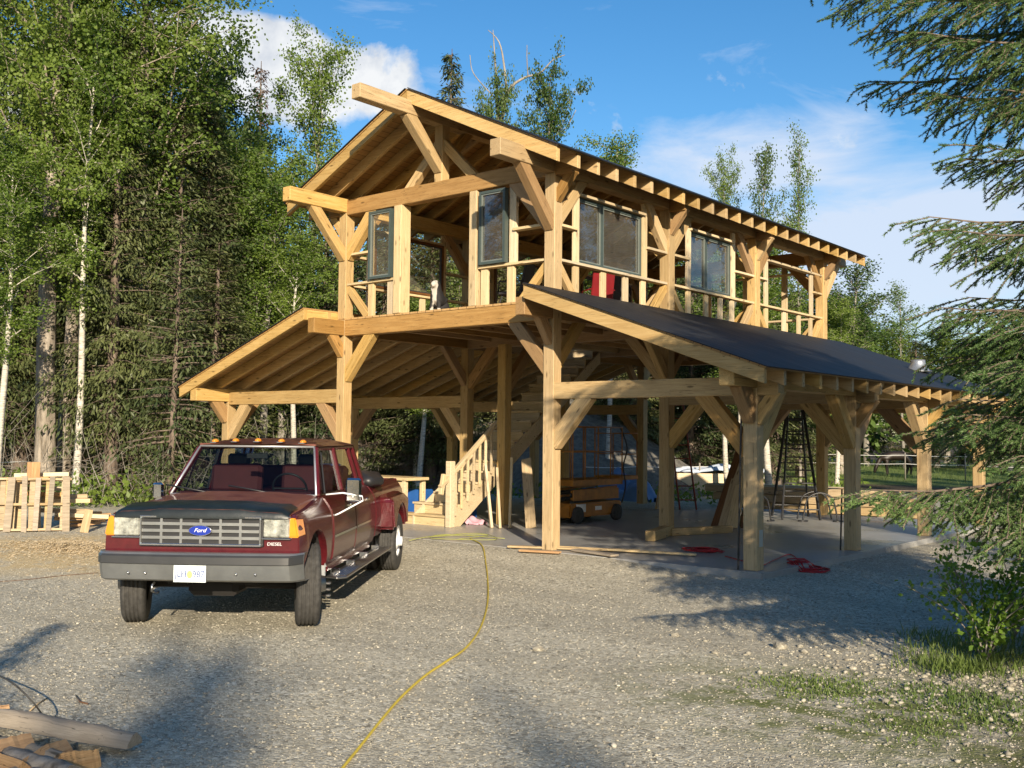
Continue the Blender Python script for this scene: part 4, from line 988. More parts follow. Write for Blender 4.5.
# doors: thin skins proud of the shell, shut lines left dark between them
for s in (1, -1):
    for nm, x0, x1, cut in (('front_door', -.70, -1.88, None), ('rear_door', -1.90, -2.86, None)):
        d = shell(nm, [(x0, .56), (x0, 1.225), (x1, 1.225), (x1, .56)], s*(HW-.01), s*(HW+.012), 'paint', tk, .010, xc=())
        hx = x1+.17; box('handle', (hx, s*(HW+.002), 1.09), (.15, .03, .035), 'chrome', d)
        shell('door_trim', [(x0-.01, .80), (x0-.01, .825), (x1+.01, .825), (x1+.01, .80)], s*(HW+.008), s*(HW+.020), 'chrome', d, 0, cuts=(), xc=())
    # rocker
    box('rocker_panel', (-1.80, s*(HW-.05), .50), (2.4, .05, .10), 'paint', tk)
# hood with a raised centre and rounded lip
bm = bmesh.new(); nu, nv = 22, 24; grid = []
for i in range(nu):
    t = i/(nu-1); row = []
    for j in range(nv):
        w_ = (j/(nv-1)-.5)*2; hw = .845-.02*t
        x = .645-1.28*t**1.15; z = 1.118+.05*min(1, t*9)**.6+.082*t
        if t < .06: x = .645+.02*math.sin(t/.06*PI)
        z += .020*(1-abs(w_)**3)+.014*(1 if abs(w_) < .5 else max(0, 1-(abs(w_)-.5)*10)); z -= .045*max(0, abs(w_)-.93)/.07
        row.append(bm.verts.new((x+(.02*(1-w_*w_) if t < .3 else 0), w_*hw, z)))
    grid.append(row)
for i in range(nu-1):
    for j in range(nv-1): bm.faces.new((grid[i][j], grid[i][j+1], grid[i+1][j+1], grid[i+1][j]))
bot = [[bm.verts.new((v.co.x-.004, v.co.y*.995, 1.105 if k < 2 else v.co.z-.035)) for v in grid[k]] for k in (0, nu-1)]
for j in range(nv-1): bm.faces.new((bot[0][j], bot[0][j+1], grid[0][j+1], grid[0][j]))
hood = link('hood', from_bm('hood', bm), 'paint_faded', tk, smooth=True); hood.data.set_sharp_from_angle(angle=R(40))
# black vinyl cover over the hood lip
bm = bmesh.new(); g2 = []
for i in range(9):
    t = -.04+.36*i/8; row = []
    for j in range(25):
        w_ = (j/24-.5)*2*.985; tt = max(0, t); x = .645-1.28*tt**1.15; z = 1.118+.05*min(1, tt*9)**.6+.082*tt+.020*(1-abs(w_)**3)+.014*(1 if abs(w_) < .5 else max(0, 1-(abs(w_)-.5)*10))-.04*max(0, abs(w_)-.93)/.07+.008
        if t < 0: x = .662; z = 1.085
        elif t < .06: x += .020
        row.append(bm.verts.new((x+(.02*(1-w_*w_)), w_*.850, z+.012+.002*math.sin(j*1.9+i))))
    g2.append(row)
for i in range(8):
    for j in range(24): bm.faces.new((g2[i][j], g2[i][j+1], g2[i+1][j+1], g2[i+1][j]))
hc = link('hood_cover', from_bm('hood_cover', bm), 'hood_cover', tk, smooth=True)
# fenders' upper skins are part of the body shell; front face fittings
gx0 = .632
box('grille_shell', (gx0, 0, .98), (.03, 1.20, .29), 'black_plastic', tk)
gr_ = bmesh.new()
for lo, hi in (((gx0+.012, -.585, 1.10), (gx0+.045, .585, 1.122)), ((gx0+.012, -.585, .838), (gx0+.045, .585, .860)), ((gx0+.012, -.585, .86), (gx0+.045, -.563, 1.10)), ((gx0+.012, .563, .86), (gx0+.045, .585, 1.10))): bmbox(gr_, lo, hi)
bmesh.ops.bevel(gr_, geom=gr_.edges[:], offset=.004, segments=1, affect='EDGES'); g_ = link('grille', from_bm('grille', gr_), 'chrome', tk)
bars = bmesh.new()
for z in (1.045, .98, .915): bmbox(bars, (gx0+.012, -.563, z-.014), (gx0+.036, .563, z+.014))
for y in (-.38, -.19, 0, .19, .38): bmbox(bars, (gx0+.010, y-.012, .861), (gx0+.031, y+.012, 1.099))
link('grille_bars', from_bm('grille_bars', bars), 'steel', g_)
ov = bmesh.new(); c_ = [(.105*math.cos(a), .045*math.sin(a)) for a in np.linspace(0, 2*PI, 33)[:-1]]
o = prism('emblem', [(a*1.08, b*1.12) for a, b in c_], 0, .008, 'chrome', g_, axis='Z', bev=.002)
o.matrix_local = Matrix(((0, 0, 1, gx0+.040), (1, 0, 0, 0), (0, 1, 0, .985), (0, 0, 0, 1)))
o2 = prism('emblem_face', c_, .008, .0115, 'oval_blue', o, axis='Z')
lettering('emblem_lettering', 'Ford', .052, .001, 'badge_white', o, Matrix(((1, 0, 0, 0), (0, 1, 0, .002), (0, 0, 1, .0135), (0, 0, 0, 1))), shear=.35, sx=1.15)
VF = Matrix(((0, 0, 1, 0), (1, 0, 0, 0), (0, 1, 0, 0), (0, 0, 0, 1)))
def vface(x, y, z): m = VF.copy(); m[0][3] = x; m[1][3] = y; m[2][3] = z; return m
lettering('badge', 'DIESEL', .042, .002, 'badge_white', tk, vface(.632, .70, .862), shear=.1, sx=1.15)
for s in (1, -1):
    hl = box('headlight', (gx0-.002, s*.722, 1.018), (.05, .255, .185), 'lamp_clear', tk, bev=.012)
    for z in (.100, -.104): box('headlight_trim', (.006, 0, z), (.045, .28, .014), 'chrome', hl, bev=.003)
    ts_ = shell('turn_signal', [(gx0+.016, .925), (gx0+.012, 1.110), (.47, 1.10), (.47, .935)], s*.858, s*.962, 'amber', tk, .012, cuts=(), xc=())
# front bumper: wrapped bar with a dark rub strip
def bumper_sec(name, prof, mat, wrap, z0=0, half=.985, parent=None):
    V = []; Q = []; ys = np.linspace(-half, half, 41); k = len(prof)
    for y in ys:
        e = abs(y)/half; back = .045*e*e+(.16*((e-.88)/.12)**2 if e > .88 else 0)
        for x, z in prof: V.append((x-back*wrap, y, z+z0))
    for i in range(len(ys)-1):
        for j in range(k-1): Q.append((i*k+j, i*k+j+1, (i+1)*k+j+1, (i+1)*k+j))
    o = link(name, meshdata(name, V, Q), mat, parent or tk, smooth=True); o.data.set_sharp_from_angle(angle=R(30)); return o
bumper = bumper_sec('front_bumper', [(.60, .775), (.80, .785), (.83, .765), (.845, .70), (.835, .695), (.82, .62), (.79, .535), (.74, .515), (.60, .515)], 'bumper_steel', 1)
bumper_sec('rub_strip', [(.838, .772), (.856, .755), (.860, .690), (.842, .683)], 'bumper_grey', 1, parent=bumper)
for y in (-.62, -.46, .40, .58):
    o = lathe('bumper_bolt', [(0, 0), (.012, 0), (.010, .006), (0, .008)], 'chrome', bumper, axis='Y', n=10, loc=(.825, y, .60)); o.rotation_euler = (0, 0, R(-90))
box('rear_bumper', (-5.72, 0, .62), (.16, 1.9, .18), 'steel', tk, bev=.02)
pl = box('license_plate', (.842, -.03, .600), (.006, .305, .155), 'plate_white', tk, bev=.002)
lettering('plate_number', 'JLH', .085, .001, 'ink_blue', pl, vface(.0045, -.083, -.004), sx=.88); lettering('plate_number', '987', .085, .001, 'ink_blue', pl, vface(.0045, .083, -.004), sx=.88)
lettering('plate_lettering', 'ALASKA', .026, .001, 'plate_gold', pl, vface(.0045, 0, .058)); o = prism('plate_emblem', [(.026*math.cos(a), .036*math.sin(a)) for a in np.linspace(0, 2*PI, 17)[:-1]], 0, .0012, 'plate_gold', pl, axis='Z'); o.matrix_local = vface(.0038, 0, -.006)
# greenhouse
zb, zt_ = 1.235, 1.745; yb_, yt_ = .80, .655
A0, A1 = (-.655, yb_, zb), (-1.13, yt_, zt_); B0, B1 = (-1.87, yb_, zb), (-1.90, yt_+.015, zt_); C0, C1 = (-2.86, yb_, zb), (-2.80, yt_, zt_); D0, D1 = (-3.18, yb_, zb), (-3.08, yt_, zt_)
def mir(p, s): return (p[0], p[1]*s, p[2])
for s in (1, -1):
    o = tk
    beam('windshield_pillar', mir(A0, s), mir(A1, s), .055, .06, tk, 'paint', bev=.012)
    for (p0, p1, w_) in ((B0, B1, .09), (C0, C1, .08), (D0, D1, .10)): beam('roof_pillar', mir(p0, s), mir(p1, s), .05, w_, tk, 'paint', up=(1, 0, 0), bev=.012)
    beam('roof_rail', mir((A1[0]+.01, yt_+.005, zt_-.004), s), mir((D1[0], yt_+.005, zt_-.004), s), .05, .05, tk, 'paint', bev=.012)
    def gl(name, q, mat='truck_glass', par=tk):
        bm = bmesh.new(); v = [bm.verts.new(p) for p in q]; bm.faces.new(v); r = bmesh.ops.solidify(bm, geom=bm.faces[:], thickness=.005); return link(name, from_bm(name, bm), mat, par)
    for nm, (p0, p1), (q0, q1) in (('front_door_glass', (A0, A1), (B0, B1)), ('rear_door_glass', (B0, B1), (C0, C1)), ('quarter_glass', (C0, C1), (D0, D1))):
        gl(nm, [mir(p, s) for p in ((p0[0]-.02, p0[1]-.01, p0[2]), (q0[0]+.02, q0[1]-.01, q0[2]), (q1[0]+.02, q1[1]-.01, q1[2]), (p1[0]-.02, p1[1]-.01, p1[2]))])
    # chrome line round the door glass and vent post
    beam('vent_post', mir((-1.02, .795, zb), s), mir((-1.22, .69, 1.70), s), .018, .018, tk, 'black_plastic')
    beam('window_trim', mir((-.72, .803, zb+.012), s), mir((-3.1, .803, zb+.012), s), .02, .02, tk, 'chrome')
# roof skin
bm = bmesh.new(); rows = []
for i in range(15):
    t = i/14; row = []
    for j in range(19):
        w_ = (j/18-.5)*2; x = -1.10-2.02*t+(.045*(1-w_*w_) if t < .5 else -.02*(1-w_*w_)); z = 1.765+.085*(1-abs(w_)**2.6)**.8*min(1, (.25+t*5))*min(1, (.4+(1-t)*6)); row.append(bm.verts.new((x, w_*.70, z)))
    rows.append(row)
for i in range(14):
    for j in range(18): bm.faces.new((rows[i][j], rows[i][j+1], rows[i+1][j+1], rows[i+1][j]))
bmesh.ops.solidify(bm, geom=bm.faces[:], thickness=.04); link('roof', from_bm('roof', bm), 'paint_faded', tk, smooth=True).data.set_sharp_from_angle(angle=R(50))
for y in (-.50, -.26, 0, .26, .50):
    o = lathe('cab_light', [(0, .045), (.02, .044), (.042, .026), (.052, .0), (0, 0)], 'amber', tk, axis='Z', n=14, loc=(-1.155-.04*abs(y)/.5+.02, y, 1.815-.012*(y/.5)**2)); o.scale = (1.25, .8, .8)
    box('lamp_base', (0, 0, -.004), (.13, .09, .014), 'steel', o)
# windshield, its bright surround, header
ws = gl('windshield', [(A0[0]+.02, -.775, zb+.015), (A0[0]+.02, .775, zb+.015), (A1[0]+.02, .63, zt_+.01), (A1[0]+.02, -.63, zt_+.01)])
c4 = [(-.628, -.79, zb+.012), (-.628, .79, zb+.012), (-1.105, .645, zt_+.015), (-1.105, -.645, zt_+.015)]
link('windshield_trim', tubes('windshield_trim', [([c4[i], c4[(i+1) % 4]], .013) for i in range(4)], 6), 'bright_trim', ws)
beam('roof_header', (A1[0]-.01, -.66, zt_+.02), (A1[0]-.01, .66, zt_+.02), .06, .05, tk, 'paint_faded')
rg = gl('rear_window', [(D0[0]+.0, -.70, zb+.09), (D0[0], .70, zb+.09), (D1[0], .60, zt_-.03), (D1[0], -.60, zt_-.03)])
box('cab_back', (D0[0]-.005, 0, zb+.035), (.04, 1.55, .11), 'paint', tk); beam('cab_back_header', (D1[0], -.64, zt_), (D1[0], .64, zt_), .05, .06, tk, 'paint')
beam('rear_window_bar', (D0[0]+.01, -.24, zb+.09), (D1[0]+.01, -.21, zt_-.03), .02, .02, tk, 'black_plastic'); beam('rear_window_bar', (D0[0]+.01, .24, zb+.09), (D1[0]+.01, .21, zt_-.03), .02, .02, tk, 'black_plastic')
for y, sg in ((.34, 1), (-.34, -1)):
    w0 = bmesh.new()
    wp = tube('wiper', [(-.60, y+.22*sg*0, zb+.03), (-.66, y-.30, zb+.075), (-.69, y-.52, zb+.105)], .009, 'black_plastic', tk, 5)
# cabin
for x, y0, y1, h in ((-1.75, -.72, -.12, .34), (-1.75, .12, .72, .34), (-2.68, -.70, .70, .30)):
    sb = box('seat_back', (x, (y0+y1)/2, zb+h/2-.03), (.14, y1-y0, h), 'seat_maroon', tk, bev=.04, rot=(0, R(-8), 0))
box('head_rest', (-1.80, .42, zb+.36), (.10, .26, .14), 'dark_chair', tk, bev=.03); box('head_rest', (-1.80, -.42, zb+.36), (.10, .26, .14), 'dark_chair', tk, bev=.03)
box('dashboard', (-.83, 0, zb+.015), (.30, 1.45, .05), 'seat_maroon', tk, bev=.02)
sw = tubes('steering_wheel', [([(0, .19*math.cos(a), .19*math.sin(a)) for a in np.linspace(0, 2*PI, 25)], .012), ([(0, -.18, 0), (0, .18, 0)], .01)], 6, cap=False); link('steering_wheel', sw, 'black_plastic', tk, loc=(-1.10, .38, zb+.06), rot=(0, R(28), 0), smooth=True)
box('inside_mirror', (-1.05, .02, zt_-.09), (.02, .24, .06), 'black_plastic', tk)
# door mirrors on bright tube brackets
for s in (1, -1):
    y = HW+.19 if s > 0 else HW+.06
    mh = box('door_mirror', (-.86, s*y, 1.30 if s > 0 else 1.27), (.07, .17 if s > 0 else .12, .26 if s > 0 else .17), 'chrome', tk, bev=.025)
    if s < 0: continue
    br = [([(-.80, s*(HW-.10), 1.25), (-.82, s*(HW+.08), 1.27), (-.84, s*(y+.10), 1.235), (-.84, s*(y+.11), 1.19), (-.82, s*(HW+.04), 1.045), (-.80, s*(HW-.02), 1.02)], .010), ([(-.83, s*y, 1.24), (-.84, s*y, 1.20)], .010)]
    link('mirror_bracket', tubes('mirror_bracket', br, 6), 'white_paint', mh, smooth=True); mh.children[0].matrix_parent_inverse = Matrix.Translation(-Vector(mh.location))
# running boards with brackets
for s in (1, -1):
    rb = prism('running_board', [(-.66, s*(HW-.05)), (-.60, s*(HW+.08)), (-.70, s*(HW+.17)), (-3.62, s*(HW+.17)), (-3.62, s*(HW-.05))], .37, .395, 'steel', tk, axis='Z', bev=.006)
    for i in range(4): box('board_bracket', (-.90-.8*i, s*(HW+.0), .42), (.035, .10, .06), 'chrome', rb, bev=.006)
    link('board_ribs', tubes('board_ribs', [([(-.72, s*(HW+y), .399), (-3.58, s*(HW+y), .399)], .004) for y in (.02, .05, .08, .11, .14)], 4), 'chrome', rb)
    for i in range(3): box('step_rung', (-.60, s*(HW-.03), .20+.065*i), (.05, .09, .028), 'steel', rb, bev=.008)
    prism('inner_arch', arch(0, .44, .50, 15, 165)+arch(0, .44, .46, 165, 15), s*.45, s*(HW-.06), 'liner', tk)
    box('arch_liner', (-.50, s*(HW-.09), .62), (.02, .14, .42), 'galv', tk, bev=.006)
box('chassis', (-2.5, 0, .50), (5.6, .9, .14), 'liner', tk); box('engine_sump', (.05, 0, .46), (.5, .5, .3), 'liner', tk, bev=.05); box('cab_underside', (-1.9, 0, .52), (2.5, 1.8, .05), 'liner', tk)
tube('front_axle', [(0, -.8, .40), (0, .8, .40)], .05, 'liner', tk); tube('rear_axle', [(-4.27, -.8, .40), (-4.27, .8, .40)], .06, 'liner', tk)
tube('tow_hook', [(.74, -.40, .50), (.80, -.40, .48), (.80, -.40, .43), (.76, -.40, .42)], .012, 'steel', tk)
# wheels
def wheel(x, y, out):
    Rr, w_ = .405, .235; h = w_/2
    tp_ = [(.20, -h+.02), (.27, -h), (.36, -h), (.392, -h+.018)]
    for g in (-.075, -.038, .0, .038, .075): tp_ += [(Rr, g-.013), (Rr, g+.006), (Rr-.012, g+.008), (Rr-.012, g+.018)] if g < .07 else [(Rr, g-.013), (Rr, g+.008)]
    tp_ += [(.392, h-.018), (.36, h), (.27, h), (.20, h-.02)]
    e = bpy.data.objects.new('wheel', None); C.objects.link(e); e.parent = tk; e.location = (x, y, Rr)
    lathe('tyre', tp_, 'rubber', e, n=56)
    o = out
    rp = [(.205, o*(h-.02)), (.215, o*(h-.012)), (.205, o*(h-.03)), (.18, o*(h-.08 if y and abs(y) > .9 and x < -1 else h-.05)), (.12, o*(h-.03)), (.07, o*(h-.01)), (.065, o*(h+.045)), (0, o*(h+.05))]
    if x > -1: rp = [(.205, o*(h-.02)), (.215, o*(h-.012)), (.20, o*(h-.04)), (.15, o*(h-.02)), (.085, o*(h+.0)), (.075, o*(h+.06)), (0, o*(h+.065))]
    lathe('rim', rp, 'white_paint' if x < -1 else 'steel', e, n=36); lathe('rim_back', [(.205, -o*(h-.03)), (.19, 0), (0, 0)], 'liner', e, n=24)
    return e
for s in (1, -1):
    wheel(0, s*.87, s).rotation_euler = (0, 0, R(16))
    wheel(-4.27, s*1.00, s); wheel(-4.27, s*.71, s)
# load in the bed
def inbed(x, y, z): return tk.matrix_basis @ Vector((x, y, z))
bpy.context.view_layer.update()
# ------------------------------------------------------------------ things about the yard
def wbox(name, x, y, z, d, mat, rz=0, lab=None, cat=None, group=None, rot=None, bev=.006):
    o = link(name, boxmesh(*d, bev, mat), mat, None, loc=(x, y, z), rot=rot or (0, 0, rz)); return tag(o, lab, cat, group)
def wbeam(name, p0, p1, w, h, mat, lab, cat, group=None, up=(0, 0, 1), bev=.005):
    mw, Ln = frame_to(p0, p1, up); o = link(name, boxmesh(Ln, w, h, bev, mat), mat, None); o.matrix_world = mw; return tag(o, lab, cat, group)
# crate and black saddle bag on the bed of the truck
p = inbed(-4.75, -.1, 1.31); wbox('crate', p.x, p.y, p.z, (.55, .42, .30), 'bin_blue', TH, 'blue plastic crate riding in the truck bed', 'crate', bev=.02)
bm = bmesh.new(); bmesh.ops.create_icosphere(bm, subdivisions=3, radius=1)
for v in bm.verts: k = 1+.12*math.sin(v.co.x*5)*math.cos(v.co.y*6); v.co = Vector((v.co.x*.34*k, v.co.y*.26*k, max(-.6, v.co.z)*.13*k))
p = inbed(-3.62, .74, 1.28); tag(link('bag', from_bm('bag', bm), 'black_plastic', None, loc=p, rot=(0, 0, TH), smooth=True), 'black bag slumped over the rail of the truck bed', 'bag')
p = inbed(-4.0, -.45, 1.30); wbox('board', p.x, p.y, p.z, (1.9, .2, .04), 'stud', TH, 'pale board lying across the truck bed behind the bag', 'board')

# scissor lift under the upper floor
sl_ = empty('scissor_lift', (-2.84, 4.72, 0), 0, label='orange scissor lift with raised guard rails parked on the slab behind the middle post', cat='lift')
bm = bmesh.new(); bmbox(bm, (-.36, -.90, .12), (.36, .90, .40)); bmesh.ops.bevel(bm, geom=bm.edges[:], offset=.03, segments=2, affect='EDGES'); link('chassis', from_bm('chassis', bm), 'lift_orange', sl_)
for y in (-.68, .68):
    for x in (-.37, .37): lathe('wheel', [(0, -.05), (.10, -.05), (.165, -.045), (.17, 0), (.165, .045), (.10, .05), (0, .05)], 'rubber', sl_, n=26, loc=(x, y, .17)).rotation_euler = (0, 0, R(90))
for i in range(4):
    for x in (-.28, .28):
        z = .42+.07*i; beam('scissor_arm', (x+.02*(i % 2), -.80, z), (x+.02*(i % 2), .80, z+.06), .03, .05, sl_, 'lift_orange' if i % 2 else 'lift_dark')
box('side_panel', (.345, 0, .56), (.02, 1.6, .22), 'lift_orange', sl_, bev=.006); box('control_box', (.36, -.55, .30), (.04, .30, .16), 'white_paint', sl_); box('badge', (.365, .05, .28), (.012, .22, .08), 'white_paint', sl_)
box('platform', (0, .05, .80), (.74, 1.75, .13), 'lift_orange', sl_, bev=.01); box('platform_extension', (0, 1.22, .86), (.66, .72, .09), 'lift_orange', sl_, bev=.01)
rails = []
for (x0, y0, x1, y1) in ((-.35, -.82, .35, -.82), (.35, -.82, .35, .92), (-.35, -.82, -.35, .92)):
    for z in (1.42, 1.92): rails.append(([(x0, y0, z), (x1, y1, z)], .016))
for x in (-.35, .35):
    for y in (-.82, -.4, .05, .5, .92): rails.append(([(x, y, .86), (x, y, 1.92)], .015))
for x in (-.31, .31):
    rails.append(([(x, .92, 1.80), (x, 1.55, 1.80), (x, 1.55, .9)], .015)); rails.append(([(x, .92, 1.36), (x, 1.55, 1.36)], .013))
rails.append(([(-.31, 1.55, 1.80), (.31, 1.55, 1.80)], .015)); link('guard_rail', tubes('guard_rail', rails, 6), 'lift_orange', sl_, smooth=True)
# hand tools hung on the lift are left as dark shapes: cable
tube('cable', smoothpath([(.30, .95, 1.9), (.42, 1.0, 1.5), (.33, 1.0, 1.1), (.42, .95, .7), (.36, .9, .35)], 6), .016, 'rubber', sl_)

# ladders
def ladder(name, p0, p1, wdir, w0, w1, n, mat, lab, cat, rail_w=.03):
    p0, p1, wdir = Vector(p0), Vector(p1), Vector(wdir).normalized(); e = empty(name, p0, 0, label=lab, cat=cat); d = p1-p0
    for s in (-1, 1): beam('rail', wdir*s*w0/2, d+wdir*s*w1/2, rail_w, .07, e, mat)
    for i in range(n):
        t = (i+.7)/n; w_ = w0+(w1-w0)*t; c = d*t; tube('rung', [c-wdir*w_/2, c+wdir*w_/2], .016, mat, e, 6)
    return e
ladder('ladder', (-2.95, 9.15, 0), (-3.75, 9.86, 2.62), (.72, .69, 0), .40, .40, 8, 'ladder_red', 'red-brown ladder leaning against the rear beam of the barn', 'ladder')
lc = Vector((-.05, 8.75, 0)); wd = Vector((.80, .60, 0)); dp = Vector((-.6, .8, 0))
e = empty('stepladder', lc, 0, label='tall dark stepladder standing open on the slab behind the corner post', cat='stepladder')
for s, (f, n_) in ((1, (-.55, 8)), (-1, (.55, 7))):
    b = dp*f
    for q_ in (-1, 1): beam('leg', b+wd*q_*.40, Vector((0, 0, 2.35))+wd*q_*.16+dp*f*.12, .035, .07, e, 'dark_iron')
    for i in range(n_):
        t = (i+.8)/(n_+.5); w_ = .40+(.16-.40)*t; c = b.lerp(Vector((0, 0, 2.35))+dp*f*.12, t); beam('step', c-wd*w_, c+wd*w_, .07 if s > 0 else .03, .03, e, 'dark_iron')
beam('top_cap', Vector((0, 0, 2.37))-wd*.2, Vector((0, 0, 2.37))+wd*.2, .18, .05, e, 'dark_iron')
wbeam('plank', (-3.55, 8.7, 0), (-3.85, 9.84, 2.2), .04, .16, 'old_board', 'dark narrow plank leaning beside the red-brown ladder', 'plank')

# hooped iron stands
def hoops(x, y, rz, lab, s=1.0):
    e = empty('hoop_stand', (x, y, 0), rz, label=lab, cat='iron stand')
    for i, yy in enumerate((-.24, .24)):
        pts = [(-.36, yy, .02), (-.30, yy, .35), (-.22, yy, .52), (0, yy, .60), (.22, yy, .52), (.30, yy, .35), (.36, yy, .02)]; tube('hoop', smoothpath([tuple(c*s for c in q_) for q_ in pts], 6), .018, 'dark_iron', e)
    for xx, zz_ in ((-.30, .33), (.30, .33), (0, .6)): tube('crossbar', [(xx*s, -.24*s, zz_*s), (xx*s, .24*s, zz_*s)], .013, 'dark_iron', e)
    tube('foot', [(-.46*s, -.24*s, .015), (-.26*s, -.24*s, .015)], .02, 'dark_iron', e); tube('foot', [(.26*s, -.24*s, .015), (.46*s, -.24*s, .015)], .02, 'dark_iron', e)
hoops(.62, 8.35, R(38), 'black hooped iron stand beside the stepladder foot'); hoops(2.35, 9.35, R(30), 'black hooped iron stand behind the end post near the spruce', .95)
hoops(-.35, 7.3, R(70), 'darker hooped iron stand half hidden behind the corner post', .9)
# white tool stand
e = empty('tool_stand', (.25, 6.2, 0), label='thin white stand with a forked foot behind the corner post', cat='stand')
tube('pole', [(0, 0, .1), (0, 0, .95)], .018, 'white_paint', e); tube('foot', [(-.14, 0, .02), (0, 0, .12), (.14, 0, .02)], .015, 'white_paint', e); tube('foot', [(0, -.14, .02), (0, 0, .12), (0, .14, .02)], .015, 'white_paint', e); tube('crossbar', [(-.14, 0, .80), (.14, 0, .80)], .014, 'white_paint', e)
wbeam('board', (.10, 6.0, 0), (.25, 6.4, .95), .26, .03, 'old_board', 'short warped board propped behind the corner post by the white stand', 'board')

# planks leaning on the corner post
for i, (x0, x1, z1, w_, m_, lb) in enumerate([(.16, .02, 1.75, .24, 'stud', 'pale plank with a sunlit foot leaning among dark ones behind the corner post'), (-.06, -.03, 1.85, .20, 'old_board', 'brown plank between the pale plank and the lowest dark one'), (-.26, -.08, 1.95, .16, 'brown_trim', 'dark reddish plank with the lowest slope of the leaning planks'), (.34, .08, 1.65, .12, 'brown_trim', 'narrow dark plank leaning close beside the pale plank')]):
    wbeam('plank', (x0, 5.45+.05*i, 0), (x1, 6.57, z1), w_, .03, m_, lb, 'plank', up=(0, -1, .4))
wbeam('bar', (XR-.15, -.14, .0), (XR-.11, -.125, 2.05), .02, .03, 'rubber', 'dark upright bar strapped to the side of the corner post', 'bar', up=(0, 1, 0))
wbeam('bar', (XR-.13, L-.16, .0), (XR-.12, L-.115, .95), .02, .03, 'black_plastic', 'thin dark level stood up against the second outer post', 'level', up=(0, 1, 0))
lb_ = tag(box('paper_notice', (XR+.104, .01, .42), (.004, .10, .22), 'frame_pale', None, bev=0), 'pale torn paper tag stapled low on the corner post', 'paper tag')

# planks and offcuts by the stairs
for i, (x0, y0, x1, y1, z1, lb) in enumerate([(-2.98, 2.05, -3.48, 2.42, 1.15, 'pale stud with the longest lean against the stair side'), (-2.82, 2.10, -3.30, 2.55, 1.10, 'pale stud in the middle of those leaning on the stair side'), (-2.76, 2.30, -3.12, 2.78, 1.30, 'steepest pale stud leaning on the stair side next to the dark post')]):
    wbeam('stud', (x0, y0, 0), (x1, y1, z1), .05, .09, 'stud', lb, 'stud')
wbeam('board', (-2.50, 2.62, 0), (-3.02, 3.10, 1.28), .20, .04, 'old_board', 'short sunlit board leaning on the shaded post beside the stairs', 'board', up=(.4, -1, 0))
def rumpled(name, x, y, rx, ry, h, mat, lab, cat, seed=1, z=0, res=22, rz=0):
    q = np.random.RandomState(seed); xs = np.linspace(-1, 1, res); X, Y = np.meshgrid(xs, xs); r = np.hypot(X, Y); edge = 1+.18*np.sin(3*np.arctan2(Y, X)+seed)+.1*np.sin(7*np.arctan2(Y, X)); s = np.minimum(1, edge/np.maximum(r, 1e-3)); X2, Y2 = X*s, Y*s; r2 = np.hypot(X2, Y2)/edge
    Z = h*np.clip(1-r2**2, 0, 1)**.6*(1+.3*np.sin(X2*7+seed)+.25*np.cos(Y2*9))+np.abs(q.normal(0, h*.06, X.shape)); V = np.stack([X2*rx, Y2*ry, Z+.006], -1).reshape(-1, 3); a = (np.arange(res-1)[:, None]*res+np.arange(res-1)[None]).ravel()
    return tag(link(name, meshdata(name, V, np.stack([a, a+1, a+res+1, a+res], -1)), mat, None, loc=(x, y, z), rot=(0, 0, rz), smooth=True), lab, cat)
p = at(471, 524, 0); rumpled('cloth', p.x, p.y, .34, .22, .10, 'pink_cloth', 'rumpled pink cloth on the slab under the stair side', 'cloth')
p = at(458, 518, 0); rumpled('cloth', p.x-.05, p.y+.15, .2, .2, .22, 'old_board', 'small heap of tan rags behind the pink cloth', 'rags', 4)
# bench with bins to the far side of the stairs
e = empty('workbench', (-5.95, 2.2, 0), 0, label='low bench of pale framing lumber left of the stair foot', cat='workbench')
for x in (-.75, .75):
    for y in (-.25, .25): box('leg', (x, y, .40), (.09, .09, .80), 'stud', e)
box('bench_top', (0, 0, .84), (1.75, .62, .06), 'stud', e); box('apron', (0, -.27, .72), (1.4, .04, .12), 'stud', e)
wbox('bin', -5.65, 2.75, .30, (.55, .42, .60), 'bin_blue', .1, 'blue plastic bin behind the bench legs', 'bin', bev=.03); wbox('bin', -5.1, 3.4, .52, (.75, .5, .22), 'bin_green', 0, 'flat green tote standing on the blue bin level behind the stair foot', 'bin', bev=.03)
wbox('crate', -5.1, 3.4, .205, (.7, .45, .41), 'bin_blue', 0, 'blue crate under the flat green tote', 'crate', bev=.02)
wbox('crate', -3.55, 5.0, .30, (.55, .55, .60), 'bumper_grey', 0, 'grey box standing close to the orange lift', 'box', bev=.02)

# timber lying on the slab around the inner post, boards at the front edge
wbeam('timber', (.42, 2.15, .09), (.02, 3.42, .09), .17, .17, 'timber', 'squared timber lying on the slab against the inner post', 'timber')
wbeam('timber', (.14, 3.22, .07), (.62, 4.55, .07), .13, .13, 'old_board', 'thinner squared timber lying on the slab beyond the inner post', 'timber')
for u0, v0, u1, v1, w_, mt, lb in ((508, 548, 640, 553, .12, 'old_board', 'weathered board lying along the slab edge at the foot of the middle post'), (556, 549, 696, 557, .07, 'stud', 'long pale strip lying along the slab edge toward the corner post'), (520, 551, 560, 554, .10, 'split_wood', 'short orange offcut in front of the middle post'), (575, 552, 615, 558, .16, 'grey_wood', 'short brown offcut crossing the boards by the middle post')):
    a = at(u0, v0, .0); b = at(u1, v1, .0); a.z = max(gz(a.x, a.y), 0 if a.y > -.22 else -9)+.035; b.z = max(gz(b.x, b.y), 0 if b.y > -.22 else -9)+.035; wbeam('board', a, b, w_, .03, mt, lb, 'board')

